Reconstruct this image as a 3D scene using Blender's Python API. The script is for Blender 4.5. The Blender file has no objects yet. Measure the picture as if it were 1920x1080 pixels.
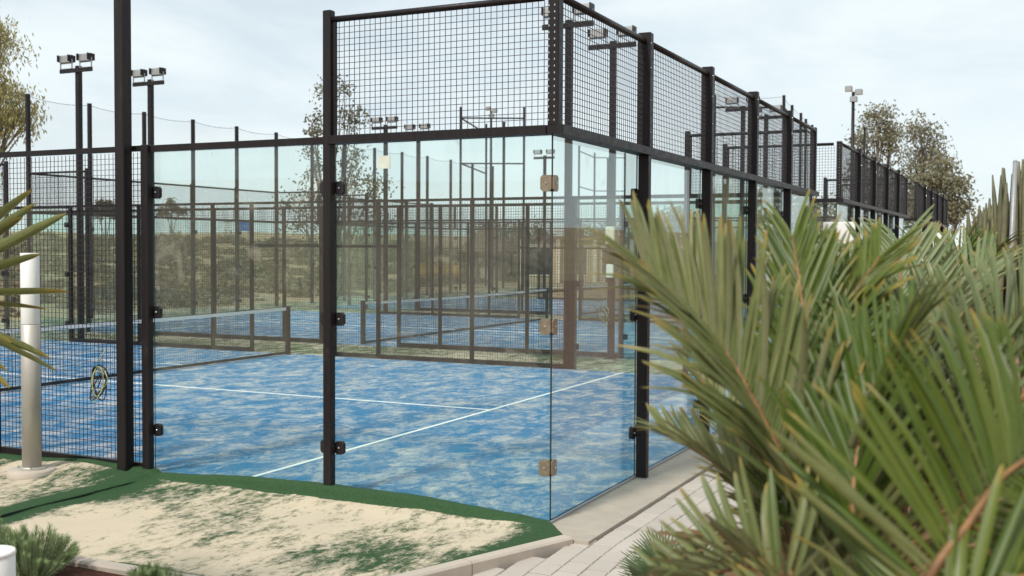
import bpy, math, random
from math import sin, cos, pi, radians, sqrt
from mathutils import Vector, Matrix, noise

sc = bpy.context.scene
col = sc.collection

# ------------------------------------------------------------------ camera
CAM = Vector((-7.684, -3.389, 2.062))
YAW, PITCH, ROLL = 0.45096, -0.03417, 0.00476
cd = bpy.data.cameras.new('camera')
cam = bpy.data.objects.new('camera', cd)
col.objects.link(cam)
fw = Vector((cos(PITCH) * cos(YAW), cos(PITCH) * sin(YAW), sin(PITCH)))
rt = fw.cross(Vector((0, 0, 1))).normalized()
up = rt.cross(fw)
r2 = rt * cos(ROLL) + up * sin(ROLL)
u2 = up * cos(ROLL) - rt * sin(ROLL)
cam.matrix_world = Matrix(((r2.x, u2.x, -fw.x, CAM.x), (r2.y, u2.y, -fw.y, CAM.y),
                           (r2.z, u2.z, -fw.z, CAM.z), (0, 0, 0, 1)))
cd.sensor_width = 36.0
cd.lens = 36.0 * 2077.7 / 1920.0
cd.clip_start = 0.05
cd.clip_end = 6000
cd.dof.use_dof = True
cd.dof.focus_distance = 9.2
cd.dof.aperture_fstop = 3.5
sc.camera = cam

# ------------------------------------------------------------------ sky and sun
SUN_DIR = Vector((-0.80, 0.12, 0.86)).normalized()
world = bpy.data.worlds.new('World')
sc.world = world
world.use_nodes = True
wt = world.node_tree
wt.nodes.clear()
wo = wt.nodes.new('ShaderNodeOutputWorld')
wb = wt.nodes.new('ShaderNodeBackground')
wb.inputs['Strength'].default_value = 0.1
sky = wt.nodes.new('ShaderNodeTexSky')
sky.sky_type = 'NISHITA'
sky.sun_disc = False
sky.sun_elevation = math.asin(SUN_DIR.z)
sky.sun_rotation = math.atan2(SUN_DIR.x, SUN_DIR.y)
sky.air_density = 1.0
sky.dust_density = 0.3
sky.ozone_density = 3.0
wtc = wt.nodes.new('ShaderNodeTexCoord')
wmap = wt.nodes.new('ShaderNodeMapping')
wmap.inputs['Scale'].default_value = (1.0, 1.0, 3.2)
wmap.inputs['Rotation'].default_value = (0.15, 0.1, 0.6)
wn = wt.nodes.new('ShaderNodeTexNoise')
wn.inputs['Scale'].default_value = 4.2
wn.inputs['Detail'].default_value = 7.0
wn.inputs['Roughness'].default_value = 0.56
wn.inputs['Distortion'].default_value = 0.5
wr = wt.nodes.new('ShaderNodeMapRange')
wr.inputs['From Min'].default_value = 0.36
wr.inputs['From Max'].default_value = 0.64
wr.inputs['To Min'].default_value = 0.70
wr.inputs['To Max'].default_value = 1.0
wm = wt.nodes.new('ShaderNodeMix')
wm.data_type = 'RGBA'
wm.inputs[7].default_value = (8.6, 9.5, 9.75, 1)
wt.links.new(wtc.outputs['Generated'], wmap.inputs['Vector'])
wt.links.new(wmap.outputs['Vector'], wn.inputs['Vector'])
wt.links.new(wn.outputs['Fac'], wr.inputs['Value'])
wt.links.new(wr.outputs['Result'], wm.inputs[0])
wt.links.new(sky.outputs['Color'], wm.inputs[6])
wt.links.new(wm.outputs[2], wb.inputs['Color'])
wt.links.new(wb.outputs['Background'], wo.inputs['Surface'])

sl = bpy.data.lights.new('sun', 'SUN')
sl.energy = 3.6
sl.angle = radians(7)
sl.color = (1.0, 0.95, 0.87)
sun = bpy.data.objects.new('sun', sl)
col.objects.link(sun)
sun.rotation_euler = (-SUN_DIR).to_track_quat('-Z', 'Y').to_euler()

sc.view_settings.view_transform = 'Standard'
sc.view_settings.look = 'None'
sc.view_settings.exposure = 0.05
sc.view_settings.gamma = 1.0
sc.view_settings.use_curve_mapping = False
sc.render.engine = 'CYCLES'
sc.cycles.max_bounces = 6
sc.cycles.transparent_max_bounces = 40
sc.cycles.glossy_bounces = 3
sc.cycles.diffuse_bounces = 3
sc.cycles.transmission_bounces = 6
sc.cycles.sample_clamp_indirect = 6.0

# ------------------------------------------------------------------ helpers
def tag(o, label=None, cat=None, group=None, kind=None):
    if label: o['label'] = label
    if cat: o['category'] = cat
    if group: o['group'] = group
    if kind: o['kind'] = kind
    return o

def empty(name, loc=(0, 0, 0), label=None, cat=None, group=None):
    o = bpy.data.objects.new(name, None)
    o.empty_display_size = 0.1
    o.location = loc
    col.objects.link(o)
    return tag(o, label, cat, group)

class MB:
    def __init__(s): s.v = []; s.f = []
    def box(s, x0, y0, z0, x1, y1, z1):
        b = len(s.v)
        s.v += [(x0,y0,z0),(x1,y0,z0),(x1,y1,z0),(x0,y1,z0),(x0,y0,z1),(x1,y0,z1),(x1,y1,z1),(x0,y1,z1)]
        s.f += [tuple(b+i for i in q) for q in ((0,3,2,1),(4,5,6,7),(0,1,5,4),(1,2,6,5),(2,3,7,6),(3,0,4,7))]
        return s
    def bbox(s, x0, y0, z0, x1, y1, z1, c=0.006):
        """box with chamfered vertical edges and top"""
        b = len(s.v)
        def ring(z, k):
            a0, a1, c0, c1 = x0+k, x1-k, y0+k, y1-k
            return [(a0+c,c0,z),(a1-c,c0,z),(a1,c0+c,z),(a1,c1-c,z),(a1-c,c1,z),(a0+c,c1,z),(a0,c1-c,z),(a0,c0+c,z)]
        R = [ring(z0, 0), ring(z1-c, 0), ring(z1, c)]
        for r in R: s.v += r
        for j in range(2):
            for i in range(8):
                s.f.append((b+j*8+i, b+j*8+(i+1)%8, b+(j+1)*8+(i+1)%8, b+(j+1)*8+i))
        s.f.append(tuple(b+16+i for i in range(8)))
        s.f.append(tuple(b+7-i for i in range(8)))
        return s
    def tube(s, pts, rad, n=8, cap=True):
        pts = [Vector(p) for p in pts]
        if not hasattr(rad, '__len__'): rad = [rad]*len(pts)
        b = len(s.v)
        prev = None
        for i, p in enumerate(pts):
            t = (pts[min(i+1, len(pts)-1)] - pts[max(i-1, 0)])
            t = t.normalized() if t.length > 1e-9 else Vector((0,0,1))
            if prev is None:
                a = Vector((0,0,1)) if abs(t.z) < 0.9 else Vector((1,0,0))
                x = t.cross(a).normalized()
            else:
                x = (prev - t*prev.dot(t)).normalized()
            prev = x
            y = t.cross(x)
            for k in range(n):
                a = 2*pi*k/n
                q = p + (x*cos(a) + y*sin(a))*rad[i]
                s.v.append(tuple(q))
        for i in range(len(pts)-1):
            for k in range(n):
                s.f.append((b+i*n+k, b+i*n+(k+1)%n, b+(i+1)*n+(k+1)%n, b+(i+1)*n+k))
        if cap:
            s.f.append(tuple(b+n-1-k for k in range(n)))
            s.f.append(tuple(b+(len(pts)-1)*n+k for k in range(n)))
        return s
    def lathe(s, prof, n=24, c=(0,0,0)):
        b = len(s.v)
        for r, z in prof:
            for k in range(n):
                a = 2*pi*k/n
                s.v.append((c[0]+r*cos(a), c[1]+r*sin(a), c[2]+z))
        for i in range(len(prof)-1):
            for k in range(n):
                s.f.append((b+i*n+k, b+i*n+(k+1)%n, b+(i+1)*n+(k+1)%n, b+(i+1)*n+k))
        s.f.append(tuple(b+n-1-k for k in range(n)))
        s.f.append(tuple(b+(len(prof)-1)*n+k for k in range(n)))
        return s
    def prism(s, poly, axis, a0, a1):
        """poly in the two other axes (right-handed order), extruded along axis"""
        b = len(s.v); n = len(poly)
        for a in (a0, a1):
            for p, q in poly:
                s.v.append({'x': (a,p,q), 'y': (q,a,p), 'z': (p,q,a)}[axis])
        s.f.append(tuple(b+n-1-i for i in range(n)))
        s.f.append(tuple(b+n+i for i in range(n)))
        for i in range(n):
            s.f.append((b+i, b+(i+1)%n, b+n+(i+1)%n, b+n+i))
        return s
    def quad(s, a, b_, c, d):
        b = len(s.v); s.v += [tuple(a), tuple(b_), tuple(c), tuple(d)]; s.f.append((b,b+1,b+2,b+3)); return s
    def mesh(s, name, mat=None, smooth=False):
        me = bpy.data.meshes.new(name)
        me.from_pydata(s.v, [], s.f)
        if mat:
            for m in (mat if isinstance(mat, (list, tuple)) else [mat]): me.materials.append(m)
        if smooth: me.polygons.foreach_set('use_smooth', [True]*len(me.polygons))
        me.update()
        return me
    def build(s, name, mat, parent=None, loc=(0,0,0), smooth=False, kind=None):
        return put(name, s.mesh(name, mat, smooth), parent, loc, kind)

def put(name, me, parent=None, loc=(0,0,0), kind=None):
    o = bpy.data.objects.new(name, me)
    o.location = loc
    col.objects.link(o)
    if parent: o.parent = parent
    if kind: o['kind'] = kind
    return o

kids = {}
def copy_tree(o, parent=None):
    c = o.copy(); col.objects.link(c)
    if parent: c.parent = parent
    for ch in o.children: copy_tree(ch, c)
    return c

def smooth01(a, b, x):
    t = max(0.0, min(1.0, (x-a)/(b-a)))
    return t*t*(3-2*t)

def octagon(cx, cy, hx, hy, k):
    return [(cx-hx+k,cy-hy),(cx+hx-k,cy-hy),(cx+hx,cy-hy+k),(cx+hx,cy+hy-k),(cx+hx-k,cy+hy),(cx-hx+k,cy+hy),(cx-hx,cy+hy-k),(cx-hx,cy-hy+k)]

# ------------------------------------------------------------------ materials
class NT:
    def __init__(s, name):
        s.m = bpy.data.materials.new(name); s.m.use_nodes = True
        s.t = s.m.node_tree; s.t.nodes.clear()
        s.out = s.t.nodes.new('ShaderNodeOutputMaterial')
        s.geo = None
    def n(s, typ, **kw):
        nd = s.t.nodes.new(typ)
        for k, v in kw.items():
            if hasattr(nd, k): setattr(nd, k, v)
        return nd
    def l(s, a, b): s.t.links.new(a, b)
    def pos(s):
        if not s.geo: s.geo = s.n('ShaderNodeNewGeometry')
        return s.geo.outputs['Position']
    def mapped(s, vec, scale, loc=(0,0,0), rot=(0,0,0)):
        m = s.n('ShaderNodeMapping'); m.inputs['Scale'].default_value = scale
        m.inputs['Location'].default_value = loc; m.inputs['Rotation'].default_value = rot
        s.l(vec, m.inputs['Vector']); return m.outputs['Vector']
    def noise(s, vec, scale, detail=4, rough=0.55, dist=0.0):
        m = s.n('ShaderNodeTexNoise'); m.inputs['Scale'].default_value = scale
        m.inputs['Detail'].default_value = detail; m.inputs['Roughness'].default_value = rough
        m.inputs['Distortion'].default_value = dist
        s.l(vec, m.inputs['Vector']); return m.outputs['Fac']
    def rng(s, v, a, b, c=0.0, d=1.0, smooth=False):
        m = s.n('ShaderNodeMapRange')
        if smooth: m.interpolation_type = 'SMOOTHSTEP'
        for k, x in (('From Min',a),('From Max',b),('To Min',c),('To Max',d)): m.inputs[k].default_value = x
        s.l(v, m.inputs['Value']); return m.outputs['Result']
    def math(s, op, a, b=None):
        m = s.n('ShaderNodeMath'); m.operation = op
        for i, x in enumerate((a, b)):
            if x is None: continue
            if isinstance(x, (int, float)): m.inputs[i].default_value = x
            else: s.l(x, m.inputs[i])
        return m.outputs[0]
    def mix(s, f, a, b):
        m = s.n('ShaderNodeMix'); m.data_type = 'RGBA'
        for i, x in ((0, f), (6, a), (7, b)):
            if isinstance(x, (int, float)): m.inputs[i].default_value = x
            elif isinstance(x, tuple): m.inputs[i].default_value = (*x[:3], 1)
            else: s.l(x, m.inputs[i])
        return m.outputs[2]
    def bump(s, h, strength=0.3, dist=0.01, normal=None):
        m = s.n('ShaderNodeBump'); m.inputs['Strength'].default_value = strength; m.inputs['Distance'].default_value = dist
        s.l(h, m.inputs['Height'])
        if normal: s.l(normal, m.inputs['Normal'])
        return m.outputs['Normal']
    def bsdf(s, color, rough=0.6, metal=0.0, normal=None, spec=0.5):
        b = s.n('ShaderNodeBsdfPrincipled')
        if isinstance(color, tuple): b.inputs['Base Color'].default_value = (*color[:3], 1)
        else: s.l(color, b.inputs['Base Color'])
        if isinstance(rough, (int, float)): b.inputs['Roughness'].default_value = rough
        else: s.l(rough, b.inputs['Roughness'])
        b.inputs['Metallic'].default_value = metal
        b.inputs['Specular IOR Level'].default_value = spec
        if normal: s.l(normal, b.inputs['Normal'])
        return b.outputs[0]
    def done(s, sh): s.l(sh, s.out.inputs['Surface']); return s.m

def mat_simple(name, c, rough=0.6, metal=0.0, var=0.15, scale=8.0, spec=0.5, bump=0.0):
    t = NT(name)
    n = t.noise(t.pos(), scale, 5)
    c2 = tuple(x*(1-var) for x in c); c1 = tuple(min(1, x*(1+var)) for x in c)
    colr = t.mix(t.rng(n, 0.3, 0.7), c2, c1)
    rr = t.rng(t.noise(t.pos(), scale*2.3, 3), 0.3, 0.7, rough*0.85, min(1, rough*1.15))
    nm = t.bump(t.noise(t.pos(), scale*14, 4), bump, 0.003) if bump else None
    return t.done(t.bsdf(colr, rr, metal, nm, spec))

def mat_steel_paint(name, c, edge=(0.10, 0.075, 0.06)):
    t = NT(name)
    p = t.pos()
    wear = t.rng(t.noise(t.mapped(p, (9, 9, 3)), 1.0, 6, 0.7), 0.60, 0.74)
    dust = t.rng(t.noise(t.mapped(p, (30, 30, 1.6)), 1.0, 4), 0.40, 0.75, 0.0, 0.5)
    colr = t.mix(t.math('MULTIPLY', wear, 0.28), c, edge)
    colr = t.mix(t.math('MULTIPLY', dust, 0.10), colr, (0.13, 0.115, 0.10))
    rr = t.rng(t.noise(p, 22, 4), 0.3, 0.7, 0.36, 0.56)
    nm = t.bump(t.noise(p, 300, 2), 0.06, 0.002)
    return t.done(t.bsdf(colr, rr, 0.0, nm, 0.30))

M = {}
M['steel'] = mat_steel_paint('dark_powder_coated_steel', (0.0095, 0.0065, 0.0078))
M['wire'] = mat_simple('dark_wire', (0.022, 0.017, 0.018), 0.5, 0, 0.2, 3)
M['bolt'] = mat_simple('bright_bolt_steel', (0.62, 0.60, 0.57), 0.28, 1.0, 0.1, 30)
M['black'] = mat_simple('black_clamp_paint', (0.012, 0.011, 0.013), 0.38, 0, 0.2, 20)
M['plate'] = mat_simple('bronze_clamp_plate', (0.27, 0.22, 0.16), 0.38, 0.55, 0.2, 25)
M['alu'] = mat_simple('floodlight_aluminium', (0.36, 0.35, 0.335), 0.42, 0.6, 0.12, 14)
M['tape'] = mat_simple('white_net_tape', (0.74, 0.73, 0.71), 0.8, 0, 0.06, 10)
M['net'] = mat_simple('black_net_cord', (0.016, 0.016, 0.018), 0.8, 0, 0.2, 4)
M['white'] = mat_simple('white_paint', (0.74, 0.73, 0.70), 0.5, 0, 0.05, 5)
M['frost'] = mat_simple('frosted_white_diffuser', (0.78, 0.78, 0.75), 0.35, 0, 0.03, 5)
M['cream'] = mat_simple('cream_panel', (0.72, 0.62, 0.50), 0.6, 0, 0.08, 5)
M['zinc'] = mat_simple('grey_galvanised_pole', (0.30, 0.30, 0.31), 0.5, 0.3, 0.1, 5)
M['rust_bed'] = mat_simple('bed_concrete', (0.46, 0.37, 0.30), 0.9, 0, 0.12, 9, bump=0.4)

def mat_brushed():
    t = NT('brushed_stainless_steel')
    p = t.pos()
    n = t.noise(t.mapped(p, (260, 260, 2.0)), 1.0, 3)
    s = t.rng(t.noise(t.mapped(p, (4, 4, 3)), 1, 5), 0.35, 0.7)
    c = t.mix(s, (0.56, 0.53, 0.48), (0.46, 0.43, 0.38))
    rr = t.rng(n, 0.3, 0.7, 0.48, 0.62)
    return t.done(t.bsdf(c, rr, 0.55, t.bump(n, 0.05, 0.001)))
M['inox'] = mat_brushed()

def mat_glass():
    t = NT('court_glass')
    p = t.pos()
    tr = t.n('ShaderNodeBsdfTransparent'); tr.inputs['Color'].default_value = (0.925, 0.985, 0.970, 1)
    gl = t.n('ShaderNodeBsdfGlossy'); gl.inputs['Roughness'].default_value = 0.0
    gl.inputs['Color'].default_value = (0.95, 0.97, 0.96, 1)
    fr = t.n('ShaderNodeFresnel')
    bk = t.n('ShaderNodeNewGeometry')
    t.l(t.rng(bk.outputs['Backfacing'], 0.0, 1.0, 1.45, 1/1.45), fr.inputs['IOR'])
    m1 = t.n('ShaderNodeMixShader')
    t.l(fr.outputs[0], m1.inputs[0]); t.l(tr.outputs[0], m1.inputs[1]); t.l(gl.outputs[0], m1.inputs[2])
    # dust film: streaks and smears on the pane itself
    df = t.n('ShaderNodeBsdfDiffuse'); df.inputs['Color'].default_value = (0.55, 0.49, 0.41, 1)
    st = t.rng(t.noise(t.mapped(p, (5.0, 5.0, 0.9)), 1.0, 5, 0.6, 0.4), 0.42, 0.75, 0.015, 0.055)
    sm = t.rng(t.noise(t.mapped(p, (2.4, 2.4, 2.0), (3.3, 1.7, 0.4)), 1.0, 7, 0.62, 1.3), 0.60, 0.74, 0.0, 0.14)
    fac = t.math('ADD', st, sm)
    m2 = t.n('ShaderNodeMixShader')
    t.l(fac, m2.inputs[0]); t.l(m1.outputs[0], m2.inputs[1]); t.l(df.outputs[0], m2.inputs[2])
    return t.done(m2.outputs[0])
M['glass'] = mat_glass()
M['glass_edge'] = mat_simple('glass_edge_green', (0.035, 0.085, 0.075), 0.2, 0, 0.2, 6)
M['seal'] = mat_simple('black_glass_seal', (0.008, 0.009, 0.012), 0.5, 0, 0.1, 6)

def mat_turf(name, base1, base2, blue):
    t = NT(name)
    p = t.pos()
    if blue:
        a = t.noise(t.mapped(p, (1.0, 1.35, 1.0), rot=(0, 0, 0.5)), 2.1, 11, 0.68, 0.7)
        b = t.noise(t.mapped(p, (1.0, 1.6, 1.0), rot=(0, 0, 0.45)), 9.0, 9, 0.74, 0.5)
        g = t.noise(p, 75, 4, 0.8)
        s = t.math('ADD', t.math('ADD', t.math('MULTIPLY', a, 0.62), t.math('MULTIPLY', b, 0.38)), t.math('MULTIPLY', g, 0.34))
        mask = t.rng(s, 0.632, 0.785, 0.03, 0.86)
    else:
        at = t.n('ShaderNodeAttribute'); at.attribute_name = 'sand'
        a = t.noise(t.mapped(p, (1.0, 1.9, 1.0)), 2.4, 6, 0.66, 0.6)
        b = t.noise(t.mapped(p, (1, 1.6, 1)), 13, 4, 0.7, 0.4)
        g = t.noise(p, 130, 2, 0.7)
        s = t.math('ADD', t.math('ADD', t.math('MULTIPLY', a, 0.50), t.math('MULTIPLY', b, 0.45)), t.math('MULTIPLY', g, 0.25))
        s = t.math('ADD', s, t.math('SUBTRACT', at.outputs['Fac'], 0.62))
        mask = t.rng(s, 0.60, 0.74, 0.0, 0.96)
    grain = t.noise(p, 420, 2, 0.6)
    c = t.mix(t.rng(t.noise(p, 60, 3), 0.3, 0.7), base1, base2)
    c = t.mix(t.rng(grain, 0.35, 0.7, 0.0, 0.35), c, tuple(x*0.45 for x in base1))
    sand = t.mix(t.rng(t.noise(p, 1.6, 4), 0.3, 0.7), (0.62, 0.52, 0.385), (0.55, 0.465, 0.36))
    if blue: sand = (0.60, 0.56, 0.53)
    sand = t.mix(t.rng(grain, 0.3, 0.7, 0.0, 0.25), sand, (0.36, 0.30, 0.22))
    c = t.mix(mask, c, sand)
    h = t.math('ADD', t.math('MULTIPLY', mask, 0.5), t.math('MULTIPLY', grain, 0.7))
    nm = t.bump(h, 0.45, 0.012)
    return t.done(t.bsdf(c, 0.95, 0, nm, 0.15))
M['blue'] = mat_turf('blue_sanded_turf', (0.008, 0.150, 0.33), (0.016, 0.195, 0.40), True)
M['green'] = mat_turf('green_sanded_turf', (0.027, 0.064, 0.028), (0.048, 0.100, 0.042), False)

def mat_line():
    t = NT('white_court_line')
    p = t.pos()
    w = t.rng(t.noise(p, 40, 4, 0.7), 0.45, 0.75, 0.0, 0.35)
    return t.done(t.bsdf(t.mix(w, (0.80, 0.80, 0.79), (0.45, 0.46, 0.46)), 0.9, 0, t.bump(t.noise(p, 400, 2), 0.4, 0.006)))
M['line'] = mat_line()

def mat_concrete(name, a, b, scale=5.0, speck=0.5):
    t = NT(name)
    p = t.pos()
    n1 = t.noise(p, scale, 6, 0.6, 0.3)
    n2 = t.noise(p, 150, 3, 0.7)
    c = t.mix(t.rng(n1, 0.3, 0.7), a, b)
    c = t.mix(t.rng(n2, 0.55, 0.72, 0.0, speck), c, tuple(x*0.45 for x in a))
    st = t.rng(t.noise(t.mapped(p, (2.2, 2.2, 7)), 1.0, 6, 0.7), 0.58, 0.75, 0, 0.35)
    c = t.mix(st, c, tuple(x*0.6 for x in b))
    return t.done(t.bsdf(c, 0.9, 0, t.bump(n2, 0.35, 0.004), 0.3))
M['concrete'] = mat_concrete('pebbly_concrete', (0.41, 0.36, 0.30), (0.34, 0.295, 0.245))
M['kerb'] = mat_concrete('pinkish_kerb_concrete', (0.48, 0.415, 0.35), (0.40, 0.345, 0.29), 3.0, 0.3)

def mat_paver():
    t = NT('pale_paver')
    oi = t.n('ShaderNodeObjectInfo')
    p = t.pos()
    n = t.noise(p, 9, 5, 0.6)
    c = t.mix(oi.outputs['Random'], (0.46, 0.41, 0.36), (0.39, 0.35, 0.31))
    c = t.mix(t.rng(n, 0.4, 0.75, 0, 0.4), c, (0.40, 0.36, 0.31))
    n2 = t.noise(p, 180, 3, 0.7)
    c = t.mix(t.rng(n2, 0.6, 0.75, 0, 0.4), c, (0.36, 0.32, 0.28))
    return t.done(t.bsdf(c, 0.88, 0, t.bump(n2, 0.25, 0.003), 0.3))
M['paver'] = mat_paver()
M['mortar'] = mat_simple('sandy_joint', (0.30, 0.26, 0.215), 0.95, 0, 0.25, 30)

def mat_ground():
    t = NT('dry_scrub_ground')
    p = t.pos()
    big = t.noise(p, 0.05, 6, 0.6, 0.6)
    mid = t.noise(p, 0.45, 6, 0.65, 0.4)
    fine = t.noise(p, 9, 5, 0.7)
    c = t.mix(t.rng(mid, 0.35, 0.68), (0.40, 0.285, 0.175), (0.27, 0.21, 0.12))
    c = t.mix(t.rng(big, 0.42, 0.62), c, t.mix(t.rng(fine, 0.3, 0.7), (0.47, 0.32, 0.21), (0.38, 0.26, 0.165)))
    c = t.mix(t.rng(fine, 0.4, 0.75, 0, 0.35), c, (0.11, 0.095, 0.055))
    return t.done(t.bsdf(c, 0.95, 0, t.bump(fine, 0.7, 0.08), 0.1))
M['ground'] = mat_ground()

def mat_soil():
    t = NT('red_brown_stony_soil')
    p = t.pos()
    n = t.noise(p, 7, 6, 0.7, 0.4)
    v = t.n('ShaderNodeTexVoronoi'); v.inputs['Scale'].default_value = 26; t.l(p, v.inputs['Vector'])
    c = t.mix(t.rng(n, 0.3, 0.7), (0.20, 0.105, 0.07), (0.31, 0.185, 0.125))
    c = t.mix(t.rng(v.outputs['Distance'], 0.0, 0.35, 0.55, 0.0), c, (0.38, 0.26, 0.19))
    h = t.math('SUBTRACT', n, t.math('MULTIPLY', v.outputs['Distance'], 0.5))
    return t.done(t.bsdf(c, 0.95, 0, t.bump(h, 0.8, 0.03), 0.15))
M['soil'] = mat_soil()

def mat_mulch():
    t = NT('red_bark_mulch')
    p = t.pos()
    v = t.n('ShaderNodeTexVoronoi'); v.inputs['Scale'].default_value = 60; t.l(t.mapped(p, (1, 2.2, 1)), v.inputs['Vector'])
    c = t.mix(t.rng(t.noise(p, 40, 4), 0.3, 0.7), (0.13, 0.045, 0.03), (0.23, 0.095, 0.06))
    c = t.mix(t.rng(v.outputs['Distance'], 0.1, 0.5, 0, 0.7), c, (0.05, 0.022, 0.016))
    return t.done(t.bsdf(c, 0.9, 0, t.bump(v.outputs['Distance'], 0.9, 0.02), 0.2))
M['mulch'] = mat_mulch()

def mat_leaf(name, c1, c2, tip=None, back=None, trans=0.3, rough=0.5):
    t = NT(name)
    oi = t.n('ShaderNodeObjectInfo')
    p = t.pos()
    f = t.math('ADD', t.math('MULTIPLY', oi.outputs['Random'], 0.6), t.math('MULTIPLY', t.noise(p, 3.5, 3), 0.55))
    c = t.mix(t.rng(f, 0.2, 0.9), c1, c2)
    if back:
        bf = t.n('ShaderNodeNewGeometry')
        c = t.mix(t.math('MULTIPLY', bf.outputs['Backfacing'], 0.8), c, back)
    if tip:
        at = t.n('ShaderNodeAttribute'); at.attribute_name = 'along'
        e = t.rng(t.math('ADD', at.outputs['Fac'], t.math('MULTIPLY', oi.outputs['Random'], 0.12)), 0.93, 1.08, 0, 0.85)
        c = t.mix(e, c, tip)
        c = t.mix(t.rng(t.noise(t.mapped(p, (40, 40, 40)), 1, 3), 0.3, 0.7, 0, 0.22), c, tuple(x*0.6 for x in c1))
        ax = t.n('ShaderNodeAttribute'); ax.attribute_name = 'across'
        rib = t.math('SINE', t.math('MULTIPLY', ax.outputs['Fac'], 17.0))
        c = t.mix(t.rng(rib, -0.2, 1.0, 0.0, 0.30), c, tuple(x*0.55 for x in c1))
        mid = t.rng(t.math('ABSOLUTE', ax.outputs['Fac']), 0.0, 0.16, 0.45, 0.0)
        c = t.mix(mid, c, tuple(min(1, x*1.7) for x in c2))
    pb = t.bsdf(c, rough, 0, None, 0.4)
    tl = t.n('ShaderNodeBsdfTranslucent'); t.l(c, tl.inputs['Color'])
    m = t.n('ShaderNodeMixShader'); m.inputs[0].default_value = trans
    t.l(pb, m.inputs[1]); t.l(tl.outputs[0], m.inputs[2])
    return t.done(m.outputs[0])
M['palm'] = mat_leaf('sage_palm_leaflet', (0.100, 0.145, 0.036), (0.250, 0.262, 0.105), (0.42, 0.27, 0.07), (0.30, 0.30, 0.17), 0.30, 0.45)
M['palm2'] = mat_leaf('blue_green_palm_leaflet', (0.125, 0.175, 0.065), (0.250, 0.290, 0.140), (0.38, 0.28, 0.11), (0.31, 0.32, 0.21), 0.28, 0.45)
M['palm3'] = mat_leaf('olive_palm_leaflet', (0.050, 0.098, 0.010), (0.145, 0.180, 0.028), (0.40, 0.26, 0.05), (0.23, 0.24, 0.10), 0.30, 0.42)
M['dead'] = mat_leaf('dead_brown_leaflet', (0.13, 0.07, 0.03), (0.24, 0.14, 0.065), (0.28, 0.17, 0.08), None, 0.2, 0.7)
M['fan'] = mat_leaf('dark_fan_leaf', (0.045, 0.085, 0.030), (0.095, 0.135, 0.065), (0.20, 0.16, 0.07), None, 0.2, 0.5)
M['euc'] = mat_leaf('eucalyptus_leaf', (0.20, 0.18, 0.065), (0.38, 0.335, 0.14), None, None, 0.35, 0.6)
M['euc_dark'] = mat_leaf('grey_green_leaf', (0.14, 0.135, 0.078), (0.265, 0.245, 0.155), None, None, 0.3, 0.6)
M['bush'] = mat_leaf('scrub_leaf', (0.115, 0.11, 0.06), (0.22, 0.19, 0.11), None, None, 0.2, 0.7)
M['dry'] = mat_leaf('dry_scrub_leaf', (0.22, 0.175, 0.10), (0.32, 0.25, 0.15), None, None, 0.2, 0.8)
M['spurge'] = mat_leaf('needle_shrub_leaf', (0.115, 0.165, 0.070), (0.22, 0.28, 0.125), (0.36, 0.40, 0.22), None, 0.25, 0.55)
M['rachis'] = mat_simple('orange_brown_rachis', (0.21, 0.105, 0.038), 0.55, 0, 0.4, 18)
M['husk'] = mat_simple('palm_trunk_husk', (0.10, 0.068, 0.042), 0.9, 0, 0.5, 30, bump=0.8)
M['bark'] = mat_simple('grey_brown_bark', (0.16, 0.125, 0.095), 0.9, 0, 0.35, 6, bump=0.6)
M['cactus'] = mat_simple('brown_green_cactus_skin', (0.135, 0.13, 0.07), 0.75, 0, 0.4, 2.2, bump=0.3)
M['thatch'] = mat_simple('brown_thatch', (0.18, 0.115, 0.078), 0.95, 0, 0.3, 4, bump=0.6)
M['tan'] = mat_simple('tan_render', (0.42, 0.335, 0.235), 0.9, 0, 0.15, 0.6)
M['ochre'] = mat_simple('ochre_container_paint', (0.48, 0.27, 0.06), 0.6, 0, 0.35, 1.2)
M['darkwin'] = mat_simple('dark_window_glass', (0.03, 0.03, 0.032), 0.15, 0, 0.2, 2)
M['bluesign'] = mat_simple('blue_billboard', (0.035, 0.14, 0.42), 0.5, 0, 0.1, 0.5)
M['rock'] = mat_simple('reddish_stone', (0.33, 0.22, 0.165), 0.9, 0, 0.3, 12, bump=0.6)
M['roadgrey'] = mat_simple('pale_track', (0.36, 0.32, 0.27), 0.95, 0, 0.2, 0.4)
M['cable'] = mat_simple('black_cable', (0.02, 0.018, 0.018), 0.45, 0, 0.2, 20)
M['copper'] = mat_simple('pale_green_yellow_wire', (0.45, 0.46, 0.25), 0.5, 0, 0.2, 20)

def ball_net_material():
    t = NT('fine_ball_net')
    tr = t.n('ShaderNodeBsdfTransparent')
    d = t.n('ShaderNodeBsdfDiffuse'); d.inputs['Color'].default_value = (0.10, 0.12, 0.12, 1)
    m = t.n('ShaderNodeMixShader')
    f = t.rng(t.noise(t.pos(), 0.8, 3), 0.3, 0.7, 0.045, 0.075)
    t.l(f, m.inputs[0]); t.l(tr.outputs[0], m.inputs[1]); t.l(d.outputs[0], m.inputs[2])
    return t.done(m.outputs[0])
M['ballnet'] = ball_net_material()

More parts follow.
